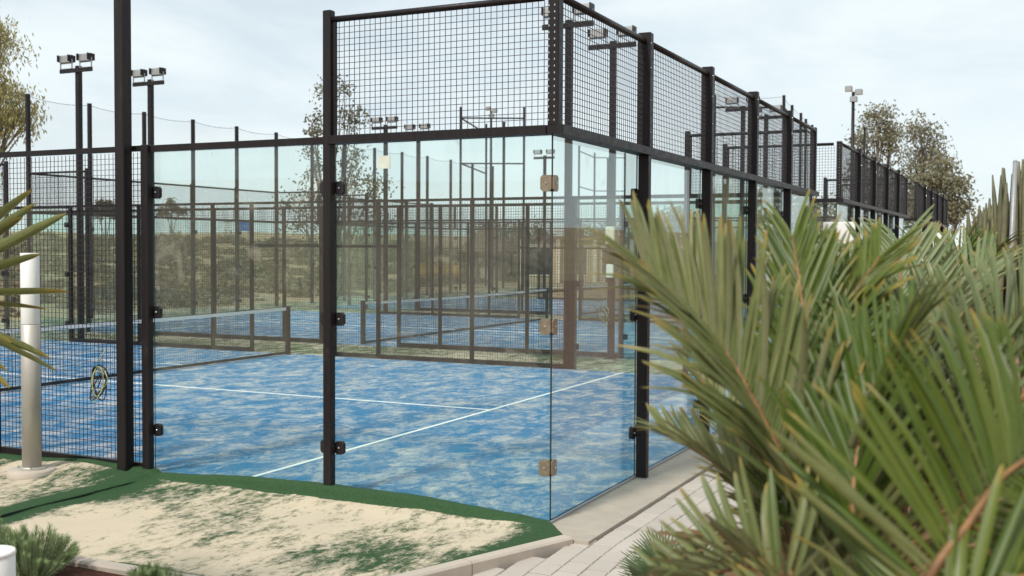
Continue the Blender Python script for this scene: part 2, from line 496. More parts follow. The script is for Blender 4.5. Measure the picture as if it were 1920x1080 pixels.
# ------------------------------------------------------------------ terrain
def hgt(x, y):
    z = -0.16
    z += 0.10*smooth01(-1.36, -1.52, y) + 0.56*smooth01(-1.5, -3.5, y) + 0.75*smooth01(-3.5, -9.0, y)       # planted bank beside the path
    z += 0.12*noise.noise(Vector((x*0.35, y*0.35, 3.1)))*smooth01(-3, -5, y)
    far = max(smooth01(24, 60, y), smooth01(52, 90, x), smooth01(-16, -50, x), smooth01(-14, -50, y))
    z += far*(0.5 + 1.2*noise.noise(Vector((x*0.018, y*0.018, 0.7))) + 0.5*noise.noise(Vector((x*0.07, y*0.07, 5.2))))
    z += 3.3*smooth01(40, 170, y) + 2.2*smooth01(80, 260, x) + 7.5*smooth01(-18, -75, x) + 4*smooth01(-30, -120, y)
    z += 5*smooth01(250, 1400, sqrt(x*x+y*y)) + 1.3*smooth01(55, 110, y)*noise.noise(Vector((x*0.03, y*0.03, 8.8)))
    return z

N = 230
def sp(i, c, ext):
    t = (i/(N-1))*2-1
    b = 6.4
    return c + ext*math.sinh(b*t)/math.sinh(b)
gx = [sp(i, 2.0, 2400) for i in range(N)]
gy = [sp(i, -2.5, 2400) for i in range(N)]
g = MB()
g.v = [(x, y, hgt(x, y)) for y in gy for x in gx]
g.f = [(j*N+i, j*N+i+1, (j+1)*N+i+1, (j+1)*N+i) for j in range(N-1) for i in range(N-1)]
ground = g.build('ground', [M['ground'], M['soil']], smooth=True)
ground['kind'] = 'structure'
mi = []
for j in range(N-1):
    for i in range(N-1):
        x, y = gx[i], gy[j]
        mi.append(1 if (-20 < x < 40 and -9 < y < 2.5) else 0)
ground.data.polygons.foreach_set('material_index', mi)

# ------------------------------------------------------------------ paved path along the end walls
def path_z(x):
    return -0.045 if x > -0.3 else -0.045 - 0.05*min(2.5, -0.3-x)
def kerb_line(x):      # y of the kerb's outer face
    return -0.40 - (x+0.36)*0.40
pm = MB()
xs = [-6 + 0.5*i for i in range(13)] + [2, 10, 20, 30, 45]
for a, b in zip(xs[:-1], xs[1:]):
    ya = max(-0.46, kerb_line(a)) if a < -0.3 else -0.46
    yb = max(-0.46, kerb_line(b)) if b < -0.3 else -0.46
    za, zb = path_z(a)-0.02, path_z(b)-0.02
    pm.quad((a,-1.50,za),(b,-1.50,zb),(b,yb,zb),(a,ya,za))
path = pm.build('path', M['mortar']); path['kind'] = 'structure'
PX, PY = 0.21, 0.165
def paver_mesh(seed):
    r = random.Random(seed)
    hx, hy, k = PX/2-0.0075, PY/2-0.0026, 0.004
    m = MB()
    def ring(z, e):
        w = 0.012   # interlocking short edges
        return [(-hx+e,-hy+e,z),(hx-e,-hy+e,z),(hx-e+w,0,z),(hx-e,hy-e,z),(-hx+e,hy-e,z),(-hx+e+w,0,z)]
    R = [ring(-0.05, 0), ring(-0.006, 0), ring(0.0, k)]
    for q in R: m.v += q
    for j in range(2):
        for i in range(6): m.f.append((j*6+i, j*6+(i+1)%6, (j+1)*6+(i+1)%6, (j+1)*6+i))
    m.f.append(tuple(12+i for i in range(6)))
    return m.mesh('paver', M['paver'])
pav_me = [paver_mesh(i) for i in range(2)]
cells = []
rr = random.Random(4)
ny = int((1.6-0.47)/PY)
for j in range(-14, ny):
    y = -0.47 - PY*(j+0.5)
    for i in range(-26, 190):
        x = PX*(i + (0.5 if j % 2 else 0))
        if x < -0.3:
            if y > kerb_line(x) + 0.05: continue
            if x < -5.5: continue
        elif y > -0.47 - PY/2 + 0.01: continue
        if y < -1.52 + PY/2: continue
        rel = Vector((x, y, -0.05)) - CAM
        dep = rel.dot(fw); px = rel.dot(rt)/dep*1.082 if dep > 0.5 else 9; py = rel.dot(up)/dep*1.082*1.778 if dep > 0.5 else 9
        vis = dep > 0.5 and abs(px) < 0.52 and abs(py) < 0.54
        cells.append((not vis, dep, x, y))
cells.sort()
far_p = MB()
for k, (nv, dep, x, y) in enumerate(cells):
    z = path_z(x) + rr.uniform(-0.003, 0.003)
    if k < 298 and not nv:
        o = put('paver', pav_me[k % 2], path, (x, y, z))
        o.rotation_euler = (rr.uniform(-0.008, 0.008), rr.uniform(-0.008, 0.008) + (0.05 if x < -0.3 else 0)*-1, rr.uniform(-0.01, 0.01))
    else:
        far_p.box(x-PX/2+.004, y-PY/2+.004, z-0.05, x+PX/2-.004, y+PY/2-.004, z)
far_p.build('paver', M['paver'], path, kind='stuff')

# concrete strip under the end walls, with cut joints between pours
strip = MB().box(-0.36, -0.46, -0.3, 36.4, 0.03, -0.022).build('concrete_strip', M['concrete']); strip['kind'] = 'structure'
# kerb that closes the sanded turf towards the path
kerb = empty('kerb', (0, 0, 0)); kerb['kind'] = 'structure'
kd = Vector((-1.43, 0.575, 0)).normalized(); kn = Vector((-kd.y, kd.x, 0))
if kn.y > 0: kn = -kn
k0 = Vector((-0.335, -0.255, 0))
def kerb_run(start, d, nrm, lengths, z0, z1, w=0.125):
    s = 0
    for L in lengths:
        a = start + d*(s+0.004); b = start + d*(s+L-0.004)
        m = MB(); c = 0.014
        prof = [(0, z0), (0, z1), (w-c, z1), (w, z1-c), (w, z0)]
        for p in (a, b):
            for u, z in prof: m.v.append(tuple(p + nrm*u + Vector((0, 0, z))))
        n = 5
        m.f += [tuple(range(n)), tuple(n*2-1-i for i in range(n))]
        m.f += [(i, n+i, n+(i+1) % n, (i+1) % n) for i in range(n)]
        m.build('kerb_stone', M['kerb'], kerb); s += L
kerb_run(k0, kd, kn, [0.95, 1.0, 1.0], -0.25, 0.0, 0.10)
kerb_run(Vector((-2.33, 0.66, 0)), Vector((-0.02, 1, 0)).normalized(), Vector((-1, 0, 0)), [1.0, 1.0, 1.0, 1.0], -0.2, 0.014, 0.09)

# ------------------------------------------------------------------ sanded green turf in front of the side wall
def xl(y):
    if y < 0.62: return max(-2.33, -0.335 - (y+0.255)*2.487)
    return -2.33 if y < 4.6 else -2.33 - (y-4.6)*0.6
def xr(y): return 1.31*y if y < 0 else 0.0
rows = [-0.25 + 0.04*i for i in range(8)] + [0.1 + 0.07*i for i in range(54)] + [3.885, 3.905] + [3.97+0.09*i for i in range(60)] + [9.6+0.5*i for i in range(26)]
near = [0.012, 0.06, 0.10, 0.113, 0.127, 0.14, 0.155, 0.175, 0.22, 0.3]
tm = MB(); sandv = []
NC = 34
for y in rows:
    a, b = xr(y), xl(y)
    W = a-b
    for k in range(len(near)+NC):
        d = near[k] if k < len(near) else 0.3 + (max(W, 0.31)-0.3)*(k-len(near)+1)/NC
        if W < 0.75: d = W*(k/(len(near)+NC-1))
        x = a-d
        z = 0.012*noise.noise(Vector((x*1.3, y*1.3, 0))) + 0.006*noise.noise(Vector((x*6, y*6, 2)))
        z -= 0.03*smooth01(0.1, 0.5, d)*smooth01(-0.1, 0.6, y)*smooth01(9, 5, y)
        lip = 0.09*sin(pi*min(1, max(0, y/4.0)))**0.8 if 0 < y < 3.9 else 0.02
        e = 0.012*noise.noise(Vector((y*2.2, 7.0, 0)))
        if y > 0: z += (lip+e*0.15)*(1-smooth01(0.102, 0.155, d))
        mound = 0.07*math.exp(-(((x+0.25)/0.35)**2 + ((y-4.75)/0.55)**2))
        z += mound
        if y > 3.895: z += 0.02*(1-smooth01(3.9, 4.5, y))
        edge = min(W-d, 9)
        s = 0.715 + 0.17*noise.noise(Vector((x*0.8, y*0.8, 9)))
        s -= 0.6*(1-smooth01(0.0, 0.11 + 0.08*noise.noise(Vector((x*3, y*3, 1))), edge))
        if y > 0: s -= 0.7*(1-smooth01(0.135, 0.165 + 0.03*noise.noise(Vector((y*2.5, 4, 1))), d))
        s -= 0.50*math.exp(-((y-3.9 + 0.07*noise.noise(Vector((x*2, 0, 0))))/0.15)**2)
        if y < 0.25: s -= 0.25*(1-smooth01(0.0, 0.25, y))
        if y > 5.5: s -= 0.12
        sandv.append(max(0, min(1, s)))
        tm.v.append((x, y, z))
C_ = len(near)+NC
for j in range(len(rows)-1):
    for i in range(C_-1):
        tm.f.append((j*C_+i, j*C_+i+1, (j+1)*C_+i+1, (j+1)*C_+i))
turf = tm.build('turf_apron', M['green'], smooth=False); turf['kind'] = 'structure'
def set_attr(me, name, vals):
    a = me.attributes.new(name, 'FLOAT', 'POINT'); a.data.foreach_set('value', vals)
set_attr(turf.data, 'sand', sandv)
turf.data.polygons.foreach_set('use_smooth', [True]*len(turf.data.polygons))

# dark cut edge of the turf roll along the seam
sm_ = MB()
for i in range(40):
    xa, xb = -0.12-2.1*i/40, -0.12-2.1*(i+1)/40
    ya, yb = 3.888+0.012*noise.noise(Vector((xa*2.5, 3, 0))), 3.888+0.012*noise.noise(Vector((xb*2.5, 3, 0)))
    sm_.quad((xa, ya, -0.04), (xb, yb, -0.04), (xb, yb, -0.010), (xa, ya, -0.010))
sm_.build('turf_seam', M['seal'], turf)

# turf between and behind the courts
for k, (x0, x1, y0, y1) in enumerate([(10.03, 12.42, 0, 20.03), (22.48, 24.87, 0, 20.03), (34.93, 37.4, 0, 20.03), (-2.4, 60, 20.06, 23.2)]):
    m = MB(); sv = []
    nx = max(3, int((x1-x0)/0.6)); nyy = max(3, int((y1-y0)/0.6))
    for j in range(nyy+1):
        for i in range(nx+1):
            x = x0+(x1-x0)*i/nx; y = y0+(y1-y0)*j/nyy
            m.v.append((x, y, -0.016 + 0.008*noise.noise(Vector((x, y, 0)))))
            sv.append(0.68 + 0.12*noise.noise(Vector((x*0.5, y*0.5, 4))))
    for j in range(nyy):
        for i in range(nx): m.f.append((j*(nx+1)+i, j*(nx+1)+i+1, (j+1)*(nx+1)+i+1, (j+1)*(nx+1)+i))
    o = m.build('turf_strip', M['green'], smooth=True); o['kind'] = 'structure'
    set_attr(o.data, 'sand', sv)

# planting bed with red mulch
m = MB()
for j in range(24):
    for i in range(10):
        x = -2.435 - 0.35*i; y = -0.2 + 0.35*j
        m.v.append((x, y, -0.03 + 0.03*noise.noise(Vector((x*2, y*2, 1)))))
m.f = [(j*10+i, (j+1)*10+i, (j+1)*10+i+1, j*10+i+1) for j in range(23) for i in range(9)]
bed = m.build('mulch_bed', M['mulch'], smooth=True); bed['kind'] = 'structure'

# ------------------------------------------------------------------ one padel court (local: x 0..10 across, y 0..20 long)
ZR0, ZR1, ZT = 2.93, 3.00, 3.955
def wires_xz(m, x0, x1, z0, z1, y, pitch=0.05, r=0.0021, rnd=None):
    rnd = rnd or random.Random(1)
    n = int(round((x1-x0)/pitch)); k = int(round((z1-z0)/pitch))
    for i in range(1, n):
        x = x0 + (x1-x0)*i/n
        m.box(x-r, y-r, z0, x+r, y+r, z1)
    for j in range(1, k):
        z = z0 + (z1-z0)*j/k
        m.box(x0, y-r*0.9, z-r, x1, y+r*0.9+0.001, z+r)
def wires_yz(m, y0, y1, z0, z1, x, pitch=0.05, r=0.0021):
    n = int(round((y1-y0)/pitch)); k = int(round((z1-z0)/pitch))
    for i in range(1, n):
        y = y0 + (y1-y0)*i/n
        m.box(x-r, y-r, z0, x+r, y+r, z1)
    for j in range(1, k):
        z = z0 + (z1-z0)*j/k
        m.box(x-r*0.9, y0, z-r, x+r*0.9+0.001, y1, z+r)

def pane(x0, y0, x1, y1, z0, z1, par):
    """glass sheet standing along x or y, 12 mm thick; rim faces in their own edge material"""
    m = MB().box(x0, y0, z0, x1, y1, z1)
    o = m.build('glass_panel', [M['glass'], M['glass_edge']], par)
    alongx = (x1-x0) > (y1-y0)
    big = (2, 4) if alongx else (3, 5)
    for i, p in enumerate(o.data.polygons): p.material_index = 0 if i in big else 1
    return o

def clamp(par, c, nrm, wd, mat, bolt=True, hw=0.043, hh=0.055):
    """octagonal clamp plate on the outside (and one inside) of the glass; nrm is 'x' or 'y' with sign"""
    ax, sg = nrm
    m = MB()
    for d0, d1 in ((0.002, 0.012), (-0.026, -0.016)):
        a, b = sorted((sg*d0, sg*d1))
        if ax == 'x': m.prism(octagon(c[1], c[2], hw, hh, 0.018), 'x', c[0]+a, c[0]+b)
        else: m.prism(octagon(c[2], c[0], hh, hw, 0.018), 'y', c[1]+a, c[1]+b)
    o = m.build('clamp', mat, par)
    if bolt:
        s = MB()
        e = Vector((sg, 0, 0)) if ax == 'x' else Vector((0, sg, 0))
        p = Vector(c) + e*0.012
        s.tube([p, p+e*0.006, p+e*0.010], [0.0085, 0.0085, 0.004], 10)
        s.build('bolt', M['bolt'], o, smooth=False)
    return o

def build_court():
    root = empty('court_enclosure', (0, 0, 0))
    for end in (0, 1):
        Y = 0.0 if end == 0 else 20.0
        s = -1 if end == 0 else 1            # outward
        def yb(a, b): return tuple(sorted((Y+s*a, Y+s*b)))
        PXs = [1.93, 3.97, 6.0, 8.03]
        # posts of the end wall
        for x in PXs:
            a, b = yb(0.018, 0.118)
            lo = MB().bbox(x-0.04, a, -0.03, x+0.04, b, ZR0).build('post', M['steel'], root)
            a, b = yb(0.005, 0.128)
            hi = MB().bbox(x-0.045, a, ZR1, x+0.045, b, 4.03).build('post', M['steel'], root)
            yo = Y+s*0.128
            for z in (3.13, 3.42, 3.71, 3.93):
                MB().tube([(x-0.030, yo, z), (x-0.030, yo+s*0.005, z)], 0.0055, 8).build('bolt', M['bolt'], hi)
            for z in (0.40, 1.48, 2.57):
                for q in (-1, 1):
                    clamp(lo, (x+q*0.072, Y+s*0.002, z), ('y', s), 0, M['black'])
            fm = MB().box(x-0.045, Y+s*0.07-0.05, -0.022, x+0.045, Y+s*0.07+0.05, -0.012)
            fm.build('base_plate', M['zinc'], lo)
        # rails
        a, b = yb(-0.012, 0.126)
        MB().bbox(-0.085, a, ZR0, 10.085, b, ZR1, 0.004).build('rail', M['steel'], root)
        MB().box(-0.02, yb(-0.012, 0.018)[0], -0.022, 10.02, yb(-0.012, 0.018)[1], -0.002).build('glass_channel', M['zinc'], root)
        edges = [0.0] + PXs + [10.0]
        for i in range(5):
            x0, x1 = edges[i]+(0.014 if i == 0 else 0.004), edges[i+1]-(0.014 if i == 4 else 0.004)
            ya, yb2 = (0.0, 0.012) if end == 0 else (19.988, 20.0)
            pane(x0, ya, x1, yb2, 0.0, ZR0, root)
            # mesh above the glass
            xm0, xm1 = edges[i]+(0.0 if i == 0 else 0.045), edges[i+1]-(0.0 if i == 4 else 0.045)
            w = MB(); wires_xz(w, xm0, xm1, ZR1, ZT-0.02, Y+s*0.06); w.build('wire_mesh', M['wire'], root, kind='stuff')
            MB().tube([(xm0-0.03, Y+s*0.065, ZT), (xm1+0.03, Y+s*0.065, ZT)], 0.028, 12).build('top_rail', M['steel'], root, smooth=True)
        for sd in (0, 1):
            X = 0.0 if sd == 0 else 10.0
            t = -1 if sd == 0 else 1
            def xb(a, b): return tuple(sorted((X+t*a, X+t*b)))
            def yy(v): return v if end == 0 else 20.0-v
            def ys(a, b): return tuple(sorted((yy(a), yy(b))))
            # corner upright of the upper mesh with its row of rivets
            x0, x1 = xb(-0.005, 0.085); y0, y1 = yb(-0.005, 0.085)
            cp = MB().bbox(x0, y0, ZR1, x1, y1, 4.0).build('corner_post', M['steel'], root)
            bm = MB()
            for i in range(19):
                z = ZR1+0.035+0.05*i
                bm.box(X+t*0.085-0.003, yy(-0.052)-0.004, z-0.007, X+t*0.085+0.003, yy(-0.052)+0.004, z+0.007)
                bm.box(X+t*0.085-0.003, yy(-0.006)-0.004, z-0.007, X+t*0.085+0.003, yy(-0.006)+0.004, z+0.007)
            bm.build('rivet', M['bolt'], cp)
            # side posts beside the glass
            x0, x1 = xb(0.014, 0.085)
            p2 = MB().bbox(x0, ys(1.96, 2.04)[0], -0.03, x1, ys(1.96, 2.04)[1], 4.03).build('post', M['steel'], root)
            p4 = MB().bbox(x0, ys(3.96, 4.045)[0], -0.03, x1, ys(3.96, 4.045)[1], ZR1).build('post', M['steel'], root)
            for z in (0.40, 1.48, 2.57):
                for q in (-1, 1): clamp(p2, (X+t*0.002, yy(2.0+q*0.072), z), ('x', t), 0, M['black'])
                clamp(p4, (X+t*0.002, yy(3.93), z), ('x', t), 0, M['black'])
                # bronze corner clamp: one plate on each leaf of the glass corner
                a = clamp(root, (X+t*0.002, yy(0.046), z), ('x', t), 0, M['plate'], True, 0.046, 0.062)
                a.name = 'corner_clamp'
                b_ = clamp(root, (X-t*0.046, Y+s*0.002, z), ('y', s), 0, M['plate'], True, 0.046, 0.062)
                b_.name = 'corner_clamp'
            xa, xb2 = (0.0, 0.012) if sd == 0 else (9.988, 10.0)
            y0, y1 = ys(0.0, 1.995); pane(xa, y0, xb2, y1, 0.0, ZR0, root)
            y0, y1 = ys(2.005, 3.97); pane(xa, y0, xb2, y1, 0.0, ZR0+0.005, root)
            sx = sorted((X+t*0.0005, X-t*0.0125)); sy = sorted((Y+s*0.003, Y-s*0.001))
            MB().box(sx[0], sy[0], 0.0, sx[1], sy[1], ZR0).build('corner_seal', M['seal'], root)
            # rails of the side glass
            x0, x1 = xb(-0.012, 0.095)
            y0, y1 = ys(0.013 if True else 0, 1.985)
            MB().bbox(x0, y0, ZR0+0.001, x1, y1, ZR1-0.001, 0.004).build('rail', M['steel'], root)
            x0, x1 = xb(-0.01, 0.05)
            y0, y1 = ys(2.04, 3.96)
            MB().bbox(x0, y0, ZR0+0.008, x1, y1, ZR1-0.004, 0.004).build('rail', M['steel'], root)
            w = MB(); y0, y1 = ys(0.0, 1.95); wires_yz(w, y0, y1, ZR1, ZT-0.02, X+t*0.045); w.build('wire_mesh', M['wire'], root, kind='stuff')
            MB().tube([(X+t*0.045, yy(0.06), ZT), (X+t*0.045, yy(1.98), ZT)], 0.026, 12).build('top_rail', M['steel'], root, smooth=True)
            MB().box(*[v for v in (X+t*0.045-0.012, yy(1.94)-0.012, ZR1, X+t*0.045+0.012, yy(1.94)+0.012, ZT)]).build('mesh_frame', M['steel'], root)
    # mesh side walls with the door gap at the net
    for sd in (0, 1):
        X = 0.0 if sd == 0 else 10.0
        t = -1 if sd == 0 else 1
        def xb(a, b): return tuple(sorted((X+t*a, X+t*b)))
        x0, x1 = xb(0.014, 0.075)
        for y in (6.0, 8.0, 9.0, 11.0, 12.0, 14.0):
            MB().bbox(x0, y-0.035, -0.03, x1, y+0.035, ZR1).build('post', M['steel'], root)
        xm = X+t*0.01
        seg = [(4.045, 5.965), (6.035, 7.965), (8.035, 8.965), (11.035, 11.965), (12.035, 13.965), (14.035, 15.955)]
        for y0, y1 in seg:
            w = MB(); wires_yz(w, y0, y1, 0.09, ZR0+0.01, xm); w.build('wire_mesh', M['wire'], root, kind='stuff')
            MB().box(xb(-0.01, 0.05)[0], y0, ZR0+0.02, xb(-0.01, 0.05)[1], y1, ZR1-0.002).build('rail', M['steel'], root)
            MB().box(xb(-0.01, 0.04)[0], y0, 0.005, xb(-0.01, 0.04)[1], y1, 0.085).build('bottom_rail', M['steel'], root)
        w = MB(); wires_yz(w, 9.035, 10.965, 2.16, ZR0+0.01, xm); w.build('wire_mesh', M['wire'], root, kind='stuff')
        MB().box(xb(-0.01, 0.05)[0], 9.035, ZR0+0.02, xb(-0.01, 0.05)[1], 10.965, ZR1-0.002).build('rail', M['steel'], root)
        MB().box(xb(-0.01, 0.05)[0], 9.035, 2.10, xb(-0.01, 0.05)[1], 10.965, 2.16).build('door_lintel', M['steel'], root)
    return root

court = build_court()
tag(court, 'nearest padel court enclosure of clear glass and dark steel, bronze clamps at its corner', 'court enclosure', 'padel court enclosures in a row')
PITCH = 12.45
COURT_X = [0.0, PITCH, 2*PITCH]
c1 = copy_tree(court); c1.location.x = COURT_X[1]
c1['label'] = 'middle padel court enclosure of the row, seen through the nearest one'
c2 = copy_tree(court); c2.location.x = COURT_X[2]
c2['label'] = 'farthest padel court enclosure of the row, its dark posts close together beyond the palms'

# floors, painted lines and nets
def build_floor():
    o = MB().box(-0.02, -0.0005, -0.28, 10.02, 20.0005, 0.0).build('court_floor', M['blue'])
    o['kind'] = 'structure'
    for (x0, y0, x1, y1) in ((0.06, 3.025, 9.94, 3.075), (0.06, 16.925, 9.94, 16.975), (4.975, 3.075, 5.025, 16.925), (7.40, 10.4, 7.43, 16.925)):
        MB().box(x0, y0, 0.001, x1, y1, 0.005).build('court_line', M['line'], o)
    return o
fl = build_floor()
for X in COURT_X[1:]:
    c = copy_tree(fl); c.location.x = X

def build_net():
    root = empty('padel_net', (0, 10.0, 0))
    for x in (0.10, 9.90):
        p = MB().bbox(x-0.04, -0.04, 0.0, x+0.04, 0.04, 0.95).build('net_post', M['steel'], root)
    def sag(x): return 0.89 + 0.03*((x-5)/4.85)**2
    n = 24
    tp = MB(); bt = MB()
    for i in range(n):
        xa, xb_ = 0.16+9.68*i/n, 0.16+9.68*(i+1)/n
        za, zb = sag(xa), sag(xb_)
        b = len(tp.v)
        for x, z in ((xa, za), (xb_, zb)):
            tp.v += [(x,-0.008,z-0.055),(x,0.008,z-0.055),(x,0.008,z),(x,-0.008,z)]
        tp.f += [(b,b+4,b+5,b+1),(b+1,b+5,b+6,b+2),(b+2,b+6,b+7,b+3),(b+3,b+7,b+4,b)]
    tp.f += [(0,1,2,3), (b+4,b+7,b+6,b+5)]
    tp.build('net_tape', M['tape'], root)
    nt = MB(); r = 0.0016
    k = int(9.68/0.045)
    for i in range(k+1):
        x = 0.16+9.68*i/k
        nt.box(x-r, -r, 0.05, x+r, r, sag(x)-0.05)
    for j in range(1, 19):
        z = 0.05 + 0.045*j
        nt.box(0.16, -r*0.9, z-r, 9.84, r*1.1, z+r)
    nt.build('netting', M['net'], root, kind='stuff')
    MB().box(0.16, -0.007, 0.012, 9.84, 0.007, 0.062).build('bottom_band', M['net'], root)
    MB().tube([(0.1, 0, 0.935), (2.5, 0, 0.905), (5, 0, 0.892), (7.5, 0, 0.905), (9.9, 0, 0.935)], 0.006, 6).build('net_cable', M['net'], root)
    return root
net = build_net()
tag(net, 'padel net with white top tape across the nearest blue court', 'net', 'padel nets')
for X, lab in ((COURT_X[1], 'padel net with white tape across the middle court, seen through glass'),
               (COURT_X[2], 'padel net across the farthest court of the row')):
    c = copy_tree(net); c.location.x = X; c['label'] = lab

# ------------------------------------------------------------------ floodlight poles
def build_pole(box=False):
    root = empty('floodlight_pole')
    a = 0.056
    MB().bbox(-a, -a, -0.02, a, a, 6.05, 0.008).build('pole', M['steel'], root)
    MB().box(-0.11, -0.11, -0.03, 0.11, 0.11, -0.008).build('base_plate', M['steel'], root)
    MB().box(-0.035-a, -0.48, 5.90, -a-0.001, 0.48, 5.99).build('arm', M['steel'], root)
    for y in (-0.29, 0.29):
        f = MB()
        f.prism([(0.08, -0.05), (0.10, 0.03), (0.04, 0.075), (-0.07, 0.075), (-0.10, 0.0), (-0.07, -0.06)][::-1], 'y', y-0.15, y+0.15)
        f.v = [(q[0]-0.075, q[1], q[2]+6.20) for q in f.v]
        fl_ = f.build('floodlight', M['alu'], root)
        fr = MB()
        fr.box(-0.185, y-0.165, 6.14, 0.03, y-0.150, 6.285).box(-0.185, y+0.150, 6.14, 0.03, y+0.165, 6.285)
        fr.build('housing_end', M['steel'], fl_)
        br = MB()
        br.box(-0.09, y-0.175, 5.992, -0.06, y-0.168, 6.20).box(-0.09, y+0.168, 5.992, -0.06, y+0.175, 6.20).box(-0.09, y-0.175, 5.992, -0.06, y+0.175, 5.999)
        br.build('bracket', M['alu'], fl_)
    if box:
        MB().bbox(-0.075-a, -0.09, 2.18, -a-0.001, 0.09, 2.52, 0.01).build('junction_box', M['cream'], root)
        MB().bbox(-0.065-a, -0.07, 1.55, -a-0.001, 0.07, 1.80, 0.01).build('junction_box', M['white'], root)
    return root
pole0 = build_pole(False)
pole_spots = [(-0.13, 4.20, 'thick dark floodlight pole rising out of the picture beside the nearest glass panel'),
              (10.16, 4.17, 'dark floodlight pole with twin lamps just beyond the corner of the nearest court'),
              (10.16, 15.83, 'dark floodlight pole with twin lamps above the left mesh wall'),
              (PITCH-0.16, 15.8, 'slimmer twin floodlight pole second from the left, beside the thick near pole'),
              (PITCH+10.16, 4.25, 'twin floodlight pole seen above the third mesh bay of the end wall'),
              (2*PITCH-0.16, 4.1, 'twin floodlight pole seen above the fourth mesh bay of the end wall'),
              (2*PITCH-0.16, 15.85, 'far twin floodlight pole whose lamps just top the side rail'),
              (2*PITCH+10.16, 15.8, 'small distant twin floodlight pole seen through glass beside the corner clamp')]
first = True
for x, y, lab in pole_spots:
    o = pole0 if first else copy_tree(pole0)
    first = False
    o.location = (x, y, 0)
    tag(o, lab, 'floodlight pole', 'floodlight poles round the courts')
pb = build_pole(True)
pb.location = (PITCH-0.16, 4.16, 0)
tag(pb, 'twin floodlight pole with pale junction boxes on it, second behind the end wall mesh', 'floodlight pole', 'floodlight poles round the courts')
pb2 = copy_tree(pole0); pb2.location = (PITCH+10.16, 15.8, 0)
tag(pb2, 'twin floodlight pole carrying a pale square plate, seen through the glass panel', 'floodlight pole', 'floodlight poles round the courts')
MB().box(-0.095, -0.21, 4.65, -0.058, 0.21, 5.06).build('sign_plate', M['cream'], pb2)

# ------------------------------------------------------------------ tall ball-stop fence behind the courts
def fence(name, label, posts, zt, rails=(), w=0.05, net=True, sagw=0.08, cable=True, group='ball stop fences'):
    b = Vector((posts[0][0], posts[0][1], 0))
    root = empty(name, b, label, 'fence', group)
    for (x, y) in posts:
        z0 = min(-0.05, hgt(x, y)) if y < 24 else hgt(x, y)-0.1
        MB().bbox(x-b.x-w, y-b.y-w, z0, x-b.x+w, y-b.y+w, zt).build('post', M['steel'], root)
    for (p, q) in zip(posts[:-1], posts[1:]):
        if cable:
            pts = []
            for i in range(7):
                u = i/6
                pts.append((p[0]+(q[0]-p[0])*u-b.x, p[1]+(q[1]-p[1])*u-b.y, zt-0.06-sagw*4*u*(1-u)))
            MB().tube(pts, 0.006, 5).build('top_cable', M['net'], root)
        if net:
            m = MB()
            for i in range(6):
                u, v = i/6, (i+1)/6
                za, zb = zt-0.07-sagw*4*u*(1-u), zt-0.07-sagw*4*v*(1-v)
                A = (p[0]+(q[0]-p[0])*u-b.x, p[1]+(q[1]-p[1])*u-b.y); B = (p[0]+(q[0]-p[0])*v-b.x, p[1]+(q[1]-p[1])*v-b.y)
                m.quad((*A, 0), (*B, 0), (*B, zb), (*A, za))
            m.build('net_panel', M['ballnet'], root)
        for z in rails:
            MB().tube([(p[0]-b.x, p[1]-b.y, z), (q[0]-b.x, q[1]-b.y, z)], 0.045, 6).build('rail', M['steel'], root)
    return root
fence('ball_stop_fence', 'tall fence of slim dark posts and fine sagging net behind the courts',
      [(11.4, 19.55+2.45)] + [(14.1+2.18*k, 22.0) for k in range(14)], 6.3)
fp = fence('ball_stop_fence', 'tall dark post at the picture edge, end of the net fence between the courts', [(11.4, 20.35)], 6.35, net=False, cable=False)
fence('sports_cage', 'tall steel cage frame with two rails seen above the glass of the nearest court',
      [(46.86, 22.34), (45.36, 25.43), (53.1, 27.85)], 9.8, rails=(9.2, 6.75), net=False, cable=False, group='steel cage frames of the far pitches')
fence('sports_cage', 'smaller, farther steel cage frame seen through the glass past the corner clamp',
      [(70.4, 28.82), (76.52, 29.98), (77.59, 27.76)], 10.0, rails=(9.6, 6.9), net=False, cable=False, w=0.06, group='steel cage frames of the far pitches')
fence('sports_cage', 'tall row of net posts standing above the end of the nearest enclosure',
      [(36.6, 8.95), (37.83, 6.42), (41.01, 6.75), (43.92, 6.95), (46.35, 7.2), (49.0, 7.4)], 8.4, rails=(7.9,), net=True, cable=True, w=0.055, group='steel cage frames of the far pitches')
for (x, y, z, lab) in ((48.16, 24.2, 9.2, 'single slim dark mast inside the far cage frame, shorter one'),
                       (60.0, 22.5, 8.0, 'single slim dark mast seen through glass near the corner')):
    r_ = empty('slim_mast', (x, y, 0), lab, 'mast')
    MB().bbox(-0.06, -0.06, -0.4, 0.06, 0.06, z).build('mast', M['steel'], r_)
    MB().box(-0.09, -0.09, z, 0.09, 0.09, z+0.03).build('cap', M['steel'], r_)

def lamp_post(loc, h, lab):
    r_ = empty('lamp_post', loc, lab, 'lamp post')
    MB().tube([(0, 0, -0.5), (0, 0, h*0.5), (0, 0, h)], [0.10, 0.085, 0.06], 10).build('pole', M['steel'], r_, smooth=True)
    hd = MB()
    for dy, dz in ((-0.22, 0.0), (0.18, 0.15), (-0.02, -0.28)):
        hd.bbox(-0.12, dy-0.14, h+dz-0.12, 0.12, dy+0.14, h+dz+0.10, 0.03)
    hd.build('lamp_head', M['alu'], r_)
lamp_post((39.07, 3.89, 0), 8.55, 'tall slender lamp post beside the tall trees')
lamp_post((49.66, 25.77, 0), 10.1, 'distant lamp cluster mast inside the steel cage frame')
r_ = empty('slim_mast', (44.43, 4.21, 0), 'slim dark pole in front of the tall trees, shorter than the lamp post', 'mast')
MB().tube([(0, 0, -0.3), (0, 0, 7.6)], [0.07, 0.05], 8).build('mast', M['steel'], r_, smooth=True)
